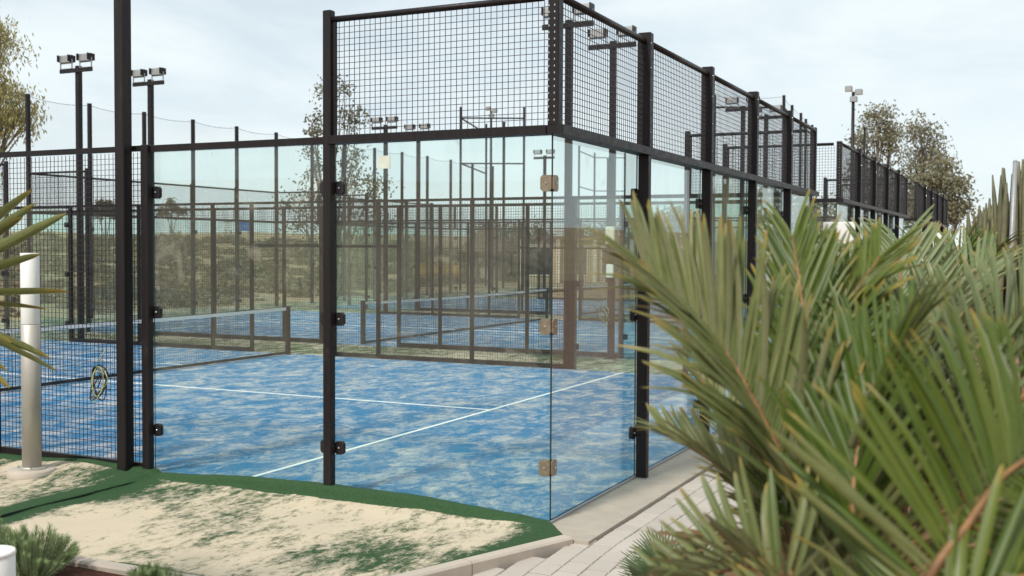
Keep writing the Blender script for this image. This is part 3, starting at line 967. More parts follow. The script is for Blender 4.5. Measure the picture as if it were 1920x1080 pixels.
MB().tube([(0, 0, 7.6), (0, 0, 7.68)], [0.07, 0.03], 8).build('cap', M['steel'], r_)
r_ = empty('grey_pole', (14.26, -2.76, 0.2), 'grey metal pole leaning slightly before the columnar cacti', 'pole')
MB().tube([(0.0, 0.01, -0.4), (0.02, 0.0, 1.5), (0.05, -0.05, 3.5)], [0.05, 0.045, 0.04], 10).build('pole', M['zinc'], r_, smooth=True)
MB().tube([(0.05, -0.05, 3.5), (0.05, -0.05, 3.53)], [0.045, 0.02], 10).build('cap', M['zinc'], r_)

# ------------------------------------------------------------------ bollard lights
def bollard(loc, h, r, lab, zsplit):
    t = empty('bollard_light', loc, lab, 'bollard light')
    MB().lathe([(r*2.55, -0.05), (r*2.6, 0.0), (r*2.55, 0.045), (r*2.4, 0.055), (0.01, 0.055)], 40).build('footing', M['kerb'], t, smooth=True)
    fl_ = MB().lathe([(r*1.55, 0.056), (r*1.55, 0.066), (r*1.05, 0.068), (r*1.0, 0.075)], 32).build('base_flange', M['inox'], t)
    for k in range(4):
        a = pi/4 + k*pi/2
        MB().tube([(r*1.35*cos(a), r*1.35*sin(a), 0.066), (r*1.35*cos(a), r*1.35*sin(a), 0.085)], 0.009, 6).build('bolt', M['bolt'], fl_)
    MB().lathe([(r, 0.07), (r, zsplit-0.006), (r*0.96, zsplit-0.003)], 40).build('column', M['inox'], t, smooth=True)
    MB().lathe([(r*0.965, zsplit), (r*0.985, zsplit+0.004), (r*0.985, h-0.012), (r*0.95, h-0.008)], 40).build('diffuser', M['frost'], t, smooth=True)
    MB().lathe([(r*1.01, h-0.011), (r*1.01, h-0.002), (r*0.97, h+0.004), (0.005, h+0.006)], 40).build('cap', M['white'], t)
    return t
bollard((-0.525, 4.95, -0.01), 2.02, 0.083, 'tall brushed steel bollard light with white upper part on the sanded turf', 1.38)
bollard((-4.40, 0.70, -0.05), 0.80, 0.105, 'blurred white top of a low bollard light at the picture corner', 0.42)

# ------------------------------------------------------------------ coil of loose cable hung on the mesh
def cable_coil(loc, lab, seed, s=1.0):
    rd = random.Random(seed)
    t = empty('cable_coil', loc, lab, 'cable', 'coils of loose cable')
    for k in range(9):
        a, b = rd.uniform(0.045, 0.085)*s, rd.uniform(0.09, 0.15)*s
        cy, cz = rd.uniform(-0.035, 0.03), rd.uniform(-0.05, 0.02) - b
        rot = rd.uniform(-0.6, 0.6); xo = rd.uniform(-0.03, 0.0)
        pts = []
        for i in range(19):
            th = 2*pi*i/18 + pi/2
            u, v = a*cos(th), b*sin(th) + b*0.2*cos(2*th)
            pts.append((xo+0.012*sin(th*2+k), cy+u*cos(rot)-v*sin(rot), cz+u*sin(rot)+v*cos(rot)))
        MB().tube(pts, 0.0055 if k % 3 else 0.004, 6).build('loop', M['cable'] if k % 3 else M['copper'], t, smooth=True)
    MB().tube([(0, 0, 0.0), (0.0, -0.03, 0.07), (0.01, -0.07, 0.12)], 0.004, 6).build('tie', M['copper'], t, smooth=True)
    MB().tube([(0, -0.03, -0.20), (-0.005, -0.09, -0.24), (-0.005, -0.14, -0.25)], 0.005, 6).build('tail', M['cable'], t, smooth=True)
cable_coil((-0.05, 4.60, 0.99), 'tangle of black cable with pale wire ends beside the thick near pole', 3, 1.15)
cable_coil((PITCH-0.25, 4.30, 1.0), 'thin coil of cable hanging on the second court pole, seen through glass', 8, 1.2)

# ------------------------------------------------------------------ white panels standing at the wall ends
for (x, y, z, w, lab) in ((9.9, -0.47, 2.55, 0.24, 'white upright panel behind the palm fronds, nearer one'),
                          (23.2, -0.62, 2.6, 0.26, 'small white upright panel farther along the path behind the palms')):
    t = empty('white_panel', (x, y, -0.03), lab, 'panel', 'white upright panels by the path')
    MB().bbox(-0.03, -w, 0.12, 0.03, w, z, 0.008).build('board', M['white'], t)
    MB().box(-0.05, -w+0.03, 0.0, 0.05, -w+0.09, 0.12).build('foot', M['steel'], t)
    MB().box(-0.05, w-0.09, 0.0, 0.05, w-0.03, 0.12).build('foot', M['steel'], t)

# ------------------------------------------------------------------ palms
def leaflet_mesh(name, mat, seed, droop, width=0.5):
    """unit leaflet: length 1 along +Y, width scale along X, folded along the midrib"""
    r = random.Random(seed)
    m = MB(); al = []; ac = []
    prof = [(0.0, 0.25), (0.08, 0.6), (0.28, 1.0), (0.58, 0.95), (0.82, 0.78), (0.95, 0.46), (1.0, 0.10)]
    side = r.uniform(-0.06, 0.06)
    for yv, w in prof:
        z = -droop*yv**2.6
        xx = side*yv*yv
        f = 0.20*w
        y2 = yv*(1-0.25*droop*yv)
        m.v += [(xx-0.5*w, y2, z+f*0.05), (xx, y2, z-f*0.05), (xx+0.5*w, y2, z+f*0.05)]
        al += [yv]*3; ac += [-1.0, 0.0, 1.0]
    for i in range(len(prof)-1):
        b = i*3
        m.f += [(b, b+1, b+4, b+3), (b+1, b+2, b+5, b+4)]
    me = m.mesh(name, mat, True)
    set_attr(me, 'along', al); set_attr(me, 'across', ac)
    return me
def make_variants(mat, n=7):
    return [leaflet_mesh('leaflet', mat, i, 0.03 + 0.075*i) for i in range(n)]
LV = {k: make_variants(M[k]) for k in ('palm', 'palm2', 'palm3', 'dead')}

def catmull(P, n):
    P = [Vector(p) for p in P]
    Q = [P[0]*2-P[1]] + P + [P[-1]*2-P[-2]]
    out = []
    seg = len(P)-1
    for i in range(n+1):
        u = i/n*seg; k = min(int(u), seg-1); t = u-k
        a, b, c, d = Q[k:k+4]
        out.append(0.5*((2*b) + (c-a)*t + (2*a-5*b+4*c-d)*t*t + (3*b-a-3*c+d)*t**3))
    return out

def frond(palm, P, crown, var, rd, L=0.36, wid=0.032, pitch=0.040, roll=0.0, abc=(0.75, 0.55, 0.55), budget=None, r0=0.0095, start=0.22, twist=0.0):
    base = palm.location
    pts = catmull([crown] + list(P[1:]), 36)
    rad = [r0*(1-0.85*i/36)+0.0015 for i in range(37)]
    m = MB().tube([p-base for p in pts], rad, 6)
    fo = m.build('frond', M['rachis'], palm, smooth=True)
    cum = [0]
    for a, b in zip(pts[:-1], pts[1:]): cum.append(cum[-1]+(b-a).length)
    tot = cum[-1]
    s = tot*start
    joined = None
    if budget[0] <= 0: joined = (MB(), [], [])
    while s < tot*0.995:
        k = max(i for i in range(37) if cum[i] <= s); k = min(k, 35)
        f = (s-cum[k])/max(1e-6, cum[k+1]-cum[k])
        p = pts[k].lerp(pts[k+1], f)
        T = (pts[min(k+2, 36)]-pts[max(k-1, 0)]).normalized()
        S = T.cross(Vector((0, 0, 1)))
        S = S.normalized() if S.length > 1e-3 else Vector((1, 0, 0))
        Nn = S.cross(T).normalized()
        u = s/tot
        for sg in (-1, 1):
            S1 = (S*cos(roll) + Nn*sin(roll)); N1 = (Nn*cos(roll) - S*sin(roll))
            a, b, c = abc
            a2 = a*(0.75+0.75*u)
            d = (T*a2 + S1*sg*b + N1*c + Vector((rd.gauss(0, .05), rd.gauss(0, .05), rd.gauss(0, .05)))).normalized()
            W = (T - d*T.dot(d))
            W = W.normalized() if W.length > 1e-3 else S
            W = (W + d.cross(W)*(rd.gauss(0, 0.3)+twist*sg)).normalized()
            n = W.cross(d).normalized()
            if n.z < 0: n = -n; W = -W
            ll = L*(0.55+0.75*sin(pi*min(1, 0.18+0.72*u)))*rd.uniform(0.88, 1.1)*(1 if u < 0.85 else 0.85)
            ww = wid*rd.uniform(0.85, 1.15)*(1 if u < 0.8 else 0.8)
            mt = Matrix(((W.x*ww, d.x*ll, n.x*ll, p.x-base.x), (W.y*ww, d.y*ll, n.y*ll, p.y-base.y), (W.z*ww, d.z*ll, n.z*ll, p.z-base.z), (0, 0, 0, 1)))
            me = var[min(len(var)-1, int(abs(rd.gauss(1.8, 1.6))))]
            if joined is None:
                o = put('leaflet', me, fo); o.matrix_local = mt
                budget[0] -= 1
            else:
                b0 = len(joined[0].v)
                joined[0].v += [tuple(mt @ v.co) for v in me.vertices]
                joined[0].f += [tuple(b0+i for i in q.vertices) for q in me.polygons]
                joined[1].extend([x.value for x in me.attributes['along'].data])
                joined[2].extend([x.value for x in me.attributes['across'].data])
        s += pitch*rd.uniform(0.85, 1.15)
    if joined:
        o = joined[0].build('leaflet', var[0].materials[0], fo, smooth=True, kind='stuff')
        set_attr(o.data, 'along', joined[1]); set_attr(o.data, 'across', joined[2])

def trunk(palm, crown, r):
    base = palm.location
    m = MB()
    p0 = Vector((0, 0, -0.25)); p1 = Vector(crown)-base
    n = 9
    pts = [p0.lerp(p1, i/n) for i in range(n+1)]
    m.tube(pts, [r*(1.0+0.10*(i % 2)) for i in range(n+1)], 12)
    m.build('trunk', M['husk'], palm)
    h = MB(); rd = random.Random(5)
    for k in range(26):
        a = k*2.399; z = (k/26.0)
        q = p0.lerp(p1, 0.25+0.72*z)
        e = Vector((cos(a), sin(a), 0))
        h.tube([q+e*r*0.8, q+e*(r+0.04)+Vector((0, 0, 0.06)), q+e*(r+0.06)+Vector((0, 0, 0.14))], [0.026, 0.018, 0.006], 5)
    h.build('leaf_base', M['husk'], palm)

FR = {
'A':[(-5.07,-3.00,1.13),(-5.07,-2.88,1.39),(-5.06,-2.74,1.64),(-5.05,-2.60,1.84),(-5.06,-2.39,2.04)],
'B':[(-4.87,-2.96,1.06),(-4.74,-2.86,1.33),(-4.65,-2.80,1.68),(-4.54,-2.77,1.93),(-4.40,-2.71,2.14)],
'B2':[(-4.82,-2.96,1.04),(-4.69,-2.86,1.37),(-4.58,-2.82,1.67),(-4.50,-2.86,1.92),(-4.34,-2.95,2.13)],
'C':[(-5.23,-3.01,1.19),(-5.39,-2.91,1.38),(-5.43,-2.81,1.47),(-5.46,-2.69,1.50),(-5.45,-2.54,1.45)],
'C2':[(-5.28,-3.02,1.19),(-5.48,-2.94,1.35),(-5.53,-2.84,1.42),(-5.52,-2.74,1.44),(-5.53,-2.62,1.39)],
'D':[(-4.82,-2.95,1.04),(-4.57,-2.76,1.24),(-4.46,-2.63,1.39),(-4.39,-2.53,1.53),(-4.34,-2.40,1.70)],
'D2':[(-4.87,-2.96,1.06),(-4.78,-2.78,1.31),(-4.73,-2.65,1.44),(-4.72,-2.56,1.51),(-4.68,-2.41,1.58)],
'H':[(-5.12,-3.02,1.15),(-5.17,-3.01,1.42),(-5.11,-3.01,1.61),(-5.03,-3.05,1.76),(-4.93,-3.11,1.88)],
'H2':[(-5.02,-3.00,1.11),(-4.93,-2.94,1.38),(-4.81,-2.92,1.62),(-4.69,-2.93,1.77),(-4.58,-2.93,1.94)],
'E':[(-5.66,-3.14,1.33),(-5.68,-3.21,1.49),(-5.63,-3.27,1.59),(-5.53,-3.33,1.67),(-5.34,-3.44,1.72)],
'E2':[(-5.66,-3.16,1.32),(-5.71,-3.26,1.46),(-5.67,-3.34,1.51),(-5.58,-3.41,1.52),(-5.49,-3.50,1.49)],
'F':[(-4.75,-3.33,1.14),(-4.69,-3.20,1.49),(-4.55,-3.22,1.72),(-4.40,-3.29,1.87),(-4.22,-3.44,1.99)],
'F2':[(-4.70,-3.30,1.13),(-4.62,-3.12,1.47),(-4.52,-3.06,1.68),(-4.40,-3.08,1.81),(-4.25,-3.15,1.96)],
'F3':[(-4.74,-3.35,1.14),(-4.69,-3.30,1.52),(-4.62,-3.32,1.68),(-4.53,-3.37,1.78),(-4.42,-3.50,1.86)],
'G':[(-3.07,-2.90,0.95),(-2.96,-2.87,1.44),(-2.85,-2.85,1.74),(-2.79,-2.83,1.96),(-2.68,-2.81,2.14)],
'G2':[(-3.07,-2.91,0.95),(-2.91,-2.96,1.44),(-2.88,-3.01,1.77),(-2.72,-3.08,2.00),(-2.55,-3.19,2.16)],
'G3':[(-3.08,-2.89,0.95),(-3.01,-2.76,1.44),(-3.05,-2.66,1.79),(-2.97,-2.58,1.98),(-2.92,-2.44,2.18)],
'K1':[(0.36,-2.83,1.46),(0.36,-2.80,1.75),(0.45,-2.74,2.00),(0.52,-2.65,2.22),(0.56,-2.48,2.33)],
'K2':[(0.37,-2.86,1.46),(0.40,-2.88,1.78),(0.55,-2.94,2.04),(0.61,-3.05,2.22),(0.69,-3.21,2.28)],
'K3':[(0.37,-2.84,1.46),(0.27,-2.84,1.79),(0.27,-2.84,2.04),(0.29,-2.85,2.25),(0.31,-2.88,2.39)],
}
FR['H3'] = [(-5.0,-3.0,1.1),(-4.72,-3.02,1.36),(-4.6,-3.06,1.55),(-4.5,-3.1,1.68),(-4.4,-3.15,1.78)]
FR['A'] = [(x+0.034*(i/4)**0.5*1.0, y-0.070*(i/4)**0.5, z) for i, (x, y, z) in enumerate(FR['A'])]
FR['C'] = [(-5.23,-3.01,1.19),(-5.36,-2.94,1.36),(-5.38,-2.87,1.44),(-5.39,-2.79,1.47),(-5.40,-2.68,1.45)]
FR['C2'] = [(-5.28,-3.02,1.19),(-5.46,-2.97,1.33),(-5.50,-2.90,1.38),(-5.50,-2.81,1.39),(-5.50,-2.72,1.36)]
FR['X1'] = [(-5.0,-2.99,1.0),(-5.02,-2.90,1.22),(-4.95,-2.78,1.32),(-4.9,-2.66,1.34),(-4.86,-2.52,1.26)]
FR['X2'] = [(-5.0,-2.99,1.0),(-5.15,-3.05,1.25),(-5.05,-3.12,1.40),(-4.95,-3.18,1.46),(-4.85,-3.25,1.45)]
def lower(k, dz):           # ease the outer part of a frond down
    FR[k] = [(x, y, z-dz*(i/4)**1.3) for i, (x, y, z) in enumerate(FR[k])]
for k, dz in (('C', 0.12), ('C2', 0.12), ('D2', 0.03), ('B', 0.03), ('B2', 0.08), ('F', 0.04), ('F2', 0.06), ('F3', 0.06), ('G', 0.03), ('G2', 0.12), ('G3', 0.12), ('K1', 0.28), ('K2', 0.28), ('K3', 0.30), ('H2', 0.1)): lower(k, dz)
def palm(xy, crown, label, fr, var, seed, tr=0.085):
    z = hgt(*xy)
    o = empty('palm', (xy[0], xy[1], z), label, 'palm', 'palms on the planted bank')
    bpy.context.view_layer.update()
    trunk(o, crown, tr)
    rd = random.Random(seed)
    bud = [295]
    for name, kw in fr:
        P = FR[name] if isinstance(name, str) else name
        frond(o, P, crown, LV[kw.pop('var', var)], rd, budget=bud, **kw)
    return o
palm((-4.98, -3.0), (-5.0, -2.99, 1.05), 'large sage green palm whose fronds fan out before the end wall',
     [('A', dict(L=0.29, roll=0.75, abc=(0.75, 0.50, 0.50), pitch=0.0145, wid=0.0185, start=0.10)),
      ('C', dict(L=0.20, roll=0.35, abc=(0.35, 0.42, 0.9), pitch=0.015, wid=0.018, start=0.12)),
      ('B', dict(L=0.27, roll=0.1, abc=(0.95, 0.5, 0.2), pitch=0.014, wid=0.0175, var='palm3')),
      ('H', dict(L=0.27, roll=0.3, abc=(0.9, 0.5, 0.4), pitch=0.017, wid=0.019, var='palm3')),
      ('B2', dict(L=0.27, roll=-0.2, abc=(0.9, 0.55, 0.2), pitch=0.017, wid=0.019, var='palm3')),
      ('D2', dict(L=0.18, roll=0.4, abc=(0.9, 0.4, 0.45), pitch=0.016, wid=0.016)),
      ('C2', dict(L=0.14, roll=0.2, abc=(0.6, 0.5, 0.6), pitch=0.016, wid=0.017)),
      ('D', dict(L=0.18, roll=0.5, abc=(0.9, 0.5, 0.4), pitch=0.017, wid=0.017)),
      ('H2', dict(L=0.28, roll=-0.3, abc=(0.9, 0.5, 0.4), pitch=0.017, wid=0.019)),
      ('H3', dict(L=0.26, roll=0.2, abc=(0.8, 0.5, 0.5), pitch=0.017, wid=0.019)),
      ('X1', dict(L=0.20, roll=0.2, abc=(0.8, 0.5, -0.2), pitch=0.018, wid=0.016, var='dead')),
      ('X2', dict(L=0.18, roll=0.1, abc=(0.8, 0.5, -0.1), pitch=0.018, wid=0.016, var='dead'))], 'palm', 11)
palm((-5.62, -3.2), (-5.66, -3.15, 1.27), 'palm at the picture edge with a long arching brown midrib',
     [('E', dict(L=0.27, roll=-1.15, abc=(0.33, 0.95, 0.15), pitch=0.0145, wid=0.0185, start=0.05, r0=0.011)),
      ('E2', dict(L=0.17, roll=-0.6, abc=(0.7, 0.6, 0.3), pitch=0.026, wid=0.020))], 'palm3', 12, 0.06)
palm((-4.62, -3.42), (-4.66, -3.38, 1.05), 'dense pale green palm with upright leaflets on the bank above the path',
     [('F', dict(L=0.23, roll=-0.3, abc=(0.5, 0.4, 0.85), pitch=0.0155, wid=0.0195)),
      ('F2', dict(L=0.23, roll=0.0, abc=(0.6, 0.4, 0.8), pitch=0.0155, wid=0.0195)),
      ('F3', dict(L=0.22, roll=-0.5, abc=(0.7, 0.5, 0.5), pitch=0.026, wid=0.026, var='palm3'))], 'palm2', 13)
palm((-3.05, -2.92), (-3.08, -2.9, 0.85), 'blue green palm standing behind the large fan of fronds',
     [('G', dict(L=0.36, roll=0.0, abc=(0.85, 0.75, 0.2), pitch=0.024, wid=0.022)),
      ('G2', dict(L=0.32, roll=-0.2, abc=(0.8, 0.6, 0.35), pitch=0.026, wid=0.022)),
      ('G3', dict(L=0.30, roll=0.3, abc=(0.8, 0.6, 0.35), pitch=0.026, wid=0.022))], 'palm2', 14)
palm((0.36, -2.86), (0.37, -2.84, 1.1), 'small bright green palm farthest along the bank',
     [('K1', dict(L=0.34, abc=(0.85, 0.6, 0.3), pitch=0.03, wid=0.024)),
      ('K2', dict(L=0.34, abc=(0.85, 0.6, 0.3), pitch=0.03, wid=0.024)),
      ('K3', dict(L=0.34, abc=(0.85, 0.6, 0.3), pitch=0.03, wid=0.024))], 'palm3', 15)

# stiff leaves of a yucca reaching in from the picture edge
yz = hgt(-4.00, 1.84)
yu = empty('yucca', (-4.00, 1.84, yz), 'spiky yucca whose stiff leaf tips reach into the picture edge', 'yucca')
bpy.context.view_layer.update()
YC = (-4.0, 1.84, 1.8)
trunk(yu, YC, 0.08)
yb_ = Vector(YC)
tips = [(-3.62, 1.05, 1.87), (-3.67, 1.15, 1.78), (-3.66, 1.12, 1.52), (-3.65, 1.08, 1.46), (-3.76, 1.3, 1.36), (-3.69, 1.24, 2.38), (-3.71, 1.28, 2.24), (-3.68, 1.22, 2.3), (-3.68, 1.19, 2.05), (-3.75, 1.3, 1.59), (-3.61, 1.07, 2.25), (-3.76, 1.32, 1.45)] + [(YC[0]+dx, YC[1]+dy, YC[2]+dz) for dx, dy, dz in ((-0.5,-0.3,0.1),(-0.6,0.1,0.2),(-0.3,0.5,0.1),(0.3,0.6,0.2),(0.5,0.3,0.0),(0.0,0.0,0.7),(-0.2,-0.2,0.6),(0.2,0.2,0.6),(0.1,0.5,-0.3),(-0.5,0.2,-0.3))]
yme = leaflet_mesh('leaf', M['palm3'], 3, 0.04)
for q in tips:
    q = Vector(q); d = q-yb_; L = d.length; d.normalize()
    W = d.cross(Vector((0, 0, 1))).normalized(); n = W.cross(d)
    ra = 0.5+0.9*abs(sin(q.x*37+q.z*11)); W, n = W*cos(ra)+n*sin(ra), n*cos(ra)-W*sin(ra)
    p = yb_-yu.location
    o = put('leaf', yme, yu)
    w = 0.062
    o.matrix_local = Matrix(((W.x*w, d.x*L, n.x*L, p.x), (W.y*w, d.y*L, n.y*L, p.y), (W.z*w, d.z*L, n.z*L, p.z), (0, 0, 0, 1)))

# low fan palm at the path edge
fz = hgt(-1.87, -1.63)+0.06
fp_ = empty('fan_palm', (-1.87, -1.63, fz), 'low dark green fan palm at the path edge under the large fronds', 'fan palm')
bpy.context.view_layer.update()
fanme = leaflet_mesh('leaflet', M['fan'], 2, 0.06)
rd = random.Random(21)
MB().tube([(0, 0, -0.1), (0, 0, 0.12)], [0.09, 0.06], 10).build('trunk', M['husk'], fp_)
for k in range(13):
    az = rd.uniform(0, 2*pi) if k > 4 else pi*0.55+rd.uniform(-0.9, 0.9); el = rd.uniform(0.35, 1.15)
    d = Vector((cos(az)*cos(el), sin(az)*cos(el), sin(el)))
    hub = Vector((0, 0, 0.1)) + d*rd.uniform(0.16, 0.30)
    st = MB().tube([(0, 0, 0.08), tuple(hub)], [0.008, 0.005], 5).build('leaf', M['palm3'], fp_)
    S = d.cross(Vector((0, 0, 1))).normalized(); nn = S.cross(d)
    jm = MB(); ja = []
    for i in range(23):
        a = (i/22-0.5)*2.5
        e = (d*cos(a) + S*sin(a) + nn*0.12).normalized()
        W = (S*cos(a) - d*sin(a)).normalized(); n2 = W.cross(e)
        L = 0.25*rd.uniform(0.85, 1.05); w = 0.014
        mt = Matrix(((W.x*w, e.x*L, n2.x*L, hub.x), (W.y*w, e.y*L, n2.y*L, hub.y), (W.z*w, e.z*L, n2.z*L, hub.z), (0, 0, 0, 1)))
        b0 = len(jm.v); jm.v += [tuple(mt @ v.co) for v in fanme.vertices]; jm.f += [tuple(b0+i_ for i_ in q.vertices) for q in fanme.polygons]
        ja += [x.value for x in fanme.attributes['along'].data]
    o = jm.build('blade', M['fan'], st, smooth=True, kind='stuff'); set_attr(o.data, 'along', ja)

# needle-leaved shrubs in the mulch bed
def needle_shrub(loc, R, H, nst, lab, seed, mat='spurge'):
    rd = random.Random(seed)
    t = empty('needle_shrub', loc, lab, 'shrub', 'needle leaved shrubs in the mulch bed')
    sm = MB(); fm = MB(); al = []
    for k in range(nst):
        az = rd.uniform(0, 2*pi); rr_ = R*sqrt(rd.random())
        tipp = Vector((rr_*cos(az), rr_*sin(az), H*(1-0.55*(rr_/R)**2)*rd.uniform(0.8, 1.08)))
        b = Vector((tipp.x*0.25, tipp.y*0.25, 0))
        mid = b.lerp(tipp, 0.55)+Vector((tipp.x*0.12, tipp.y*0.12, 0))
        P = [b.lerp(mid, u)*(1-u)+mid.lerp(tipp, u)*u for u in [i/6 for i in range(7)]]
        sm.tube(P, [0.006*(1-0.1*i) for i in range(7)], 4)
        for i in range(100):
            u = 0.30+0.70*i/99
            q = b.lerp(mid, u)*(1-u)+mid.lerp(tipp, u)*u
            T = (tipp-b).normalized()
            a = i*2.4+k
            X = T.cross(Vector((0.3, 0.1, 1))).normalized(); Y = T.cross(X)
            e = (X*cos(a)+Y*sin(a))*(1.0-0.35*u) + T*(0.35+0.5*u)
            e = (e+Vector((0, 0, 0.15))).normalized()
            L = rd.uniform(0.030, 0.055); w = 0.0016
            S = e.cross(T).normalized()*w
            b0 = len(fm.v)
            fm.v += [tuple(q-S), tuple(q+e*L*0.6-S*1.1), tuple(q+e*L), tuple(q+e*L*0.6+S*1.1), tuple(q+S)]
            fm.f.append((b0, b0+1, b0+2, b0+3, b0+4)); al += [0, 0.6, 1.0*u, 0.6, 0]
    sm.build('stem', M['bark'], t); o = fm.build('foliage', M[mat], t, kind='stuff'); set_attr(o.data, 'along', al)
needle_shrub((-2.78, 2.36, -0.03), 0.30, 0.34, 95, 'dark green needle leaved shrub, largest in the mulch bed', 1)
needle_shrub((-2.72, 2.85, -0.03), 0.26, 0.30, 70, 'pale green needle shrub behind the largest one in the mulch bed', 2)
needle_shrub((-2.66, 1.46, -0.05), 0.19, 0.19, 46, 'small light green tuft by the turf edge, alone in the mulch bed', 3)

# ------------------------------------------------------------------ trees
def tree(loc, lobes, lab, mat, seed, trunk_r=0.16, leaf=(0.16, 0.035), per=130, sub=12, hang=0.5, trunks=1, group='trees beyond the courts', spread=0.30, name='eucalyptus_tree'):
    rd = random.Random(seed)
    loc = Vector((loc[0], loc[1], hgt(loc[0], loc[1])-0.1))
    t = empty(name, loc, lab, 'tree', group)
    tm_ = MB(); cm = MB()
    for k, (x, y, z, r) in enumerate(lobes):
        c = Vector((x, y, z))
        b = Vector((rd.uniform(-0.3, 0.3)*(trunks > 1)*3, rd.uniform(-0.3, 0.3)*(trunks > 1)*3, 0))
        mid = b.lerp(c, 0.5) + Vector((-x*0.15, -y*0.15, c.z*0.05)) + Vector((rd.gauss(0, .15), rd.gauss(0, .15), 0))
        pts = [b.lerp(mid, u)*(1-u)+mid.lerp(c, u)*u for u in [i/8 for i in range(9)]]
        rr_ = trunk_r*(0.6+0.4*(k == 0))
        tm_.tube(pts, [rr_*(1-0.85*i/8)+0.01 for i in range(9)], 7)
        for s_ in range(sub):
            d = Vector((rd.gauss(0, 1), rd.gauss(0, 1), rd.gauss(0, 1))).normalized()
            q = c + d*r*rd.uniform(0.35, 1.0)
            st = pts[rd.randint(5, 8)]
            m2 = st.lerp(q, 0.5)+Vector((0, 0, 0.12*r))
            tm_.tube([st, m2, q], [0.035*trunk_r/0.16, 0.022*trunk_r/0.16, 0.006], 5)
            sg = r*spread
            for i in range(per):
                p = q + Vector((rd.gauss(0, sg), rd.gauss(0, sg), rd.gauss(0, sg*0.8) - abs(rd.gauss(0, sg*hang))))
                L = leaf[0]*rd.uniform(0.7, 1.3); w = leaf[1]*rd.uniform(0.7, 1.3)
                e = Vector((rd.gauss(0, 1), rd.gauss(0, 1), rd.gauss(0, 1)-2.2*hang)).normalized()
                S = e.cross(Vector((rd.gauss(0, 1), rd.gauss(0, 1), rd.gauss(0, 0.4)))).normalized()*w
                b0 = len(cm.v)
                cm.v += [tuple(p), tuple(p+e*L*0.45+S), tuple(p+e*L), tuple(p+e*L*0.45-S)]
                cm.f.append((b0, b0+1, b0+2, b0+3))
    tm_.build('trunk', M['bark'], t, smooth=True)
    cm.build('crown', M[mat], t)
    return t
# left-hand hanging eucalyptus behind the mesh wall
tree((20.7, 33.6), [(0.3,-0.4,11.0,1.0),(0.8,-1.3,10.1,1.0),(0.0,-0.2,10.6,1.1),(0.5,-0.9,9.7,1.1),(-0.5,0.6,9.6,1.3),(0.9,-1.7,8.6,0.9),(0.2,-0.4,8.3,1.2),(1.1,-2.2,7.4,0.8),(0.5,-1.3,6.9,0.8),(-0.3,0.4,6.9,1.1),(0.3,-0.9,5.4,0.7),(-0.4,0.5,5.2,0.9),(0.4,-1.0,3.9,0.6)],
     'hanging olive eucalyptus at the picture edge behind the mesh wall', 'euc', 1, 0.2, (0.20, 0.028), 85, 13, 1.2, spread=0.27)
# thin tree seen over the second glass panel
tree((31.1, 23.7), [(0,0,9.2,0.8),(0.2,-0.6,7.9,0.8),(-0.4,0.9,7.5,0.7),(0.4,-0.7,6.4,0.9),(-0.5,0.8,6.0,0.8),(-0.4,1.2,4.8,1.1),(0.4,-0.8,4.9,1.1),(0.6,-1.6,5.0,0.9),(-0.5,1.5,3.6,0.9),(0.2,0,3.7,1.0),(0.5,-1.4,3.4,0.9),(-0.3,0.8,2.2,0.9)],
     'thin loose-leaved tree behind the post between the two glass panels', 'euc_dark', 2, 0.11, (0.15, 0.045), 30, 9, 0.2, spread=0.24)
# group of tall trees past the far court
tree((65.9, 6.3), [(0,0.2,10.9,1.1),(-0.3,0.9,9.6,1.2),(0.2,-0.5,9.6,1.1),(-0.2,1.3,7.8,1.3),(0.2,0.0,7.4,1.4),(-0.2,0.8,5.6,1.3),(0.3,-0.9,5.4,1.2)],
     'tall round topped eucalyptus beside the lamp post past the end wall', 'euc_dark', 3, 0.2, (0.25, 0.055), 48, 14, 0.4, 2)
tree((70.9, 4.2), [(0,0.3,10.6,1.2),(0.1,-0.6,9.0,1.2),(0.1,0.6,8.6,1.2),(0.2,-0.9,7.4,0.9),(0,0.3,6.4,1.1)],
     'slimmer eucalyptus leaning beside the tallest one past the end wall', 'euc_dark', 4, 0.17, (0.25, 0.055), 48, 13, 0.4, 2)
tree((56.7, 1.9), [(0,0.2,6.8,0.9),(0,-0.5,6.0,0.9),(-0.1,0.9,5.8,1.0),(0.1,-0.2,4.9,1.1),(0,1.5,4.6,0.9),(0.1,-0.9,4.6,0.7)],
     'lower bushy tree over the last mesh bays of the row', 'euc_dark', 5, 0.14, (0.23, 0.055), 50, 14, 0.4, 2)
tree((62.0, 10.5), [(0,0,5.2,1.4),(0.3,-1.6,4.6,1.3),(-0.3,1.6,4.9,1.4),(0.5,-3.0,4.2,1.2),(0.2,0.3,3.0,1.5),(0.3,-2.0,2.8,1.4)],
     'broad dark tree seen through the farthest enclosure', 'euc_dark', 6, 0.18, (0.24, 0.07), 70, 12, 0.4, 2)
tree((55.0, -0.9), [(0,0,3.9,0.9),(0.2,-1.0,3.3,0.8),(0.1,0.6,3.0,0.9),(0.3,-1.8,2.7,0.8)],
     'olive bush at the end of the path beyond the last enclosure', 'dry', 7, 0.1, (0.2, 0.05), 90, 11, 0.2, name='small_tree')
tree((75, 28), [(0,0,3.6,1.3),(0.8,-1.8,3.2,1.2),(-0.8,1.8,3.0,1.2)], 'dark distant tree beside the tan building', 'bush', 8, 0.14, (0.25, 0.08), 70, 10, 0.2, name='distant_tree')
tree((82, 40), [(0,0,3.4,1.5),(-1,2.2,3.2,1.4),(0.8,-2.0,2.9,1.2)], 'dark distant tree behind the thatched hut', 'bush', 9, 0.14, (0.25, 0.08), 70, 10, 0.2, name='distant_tree')
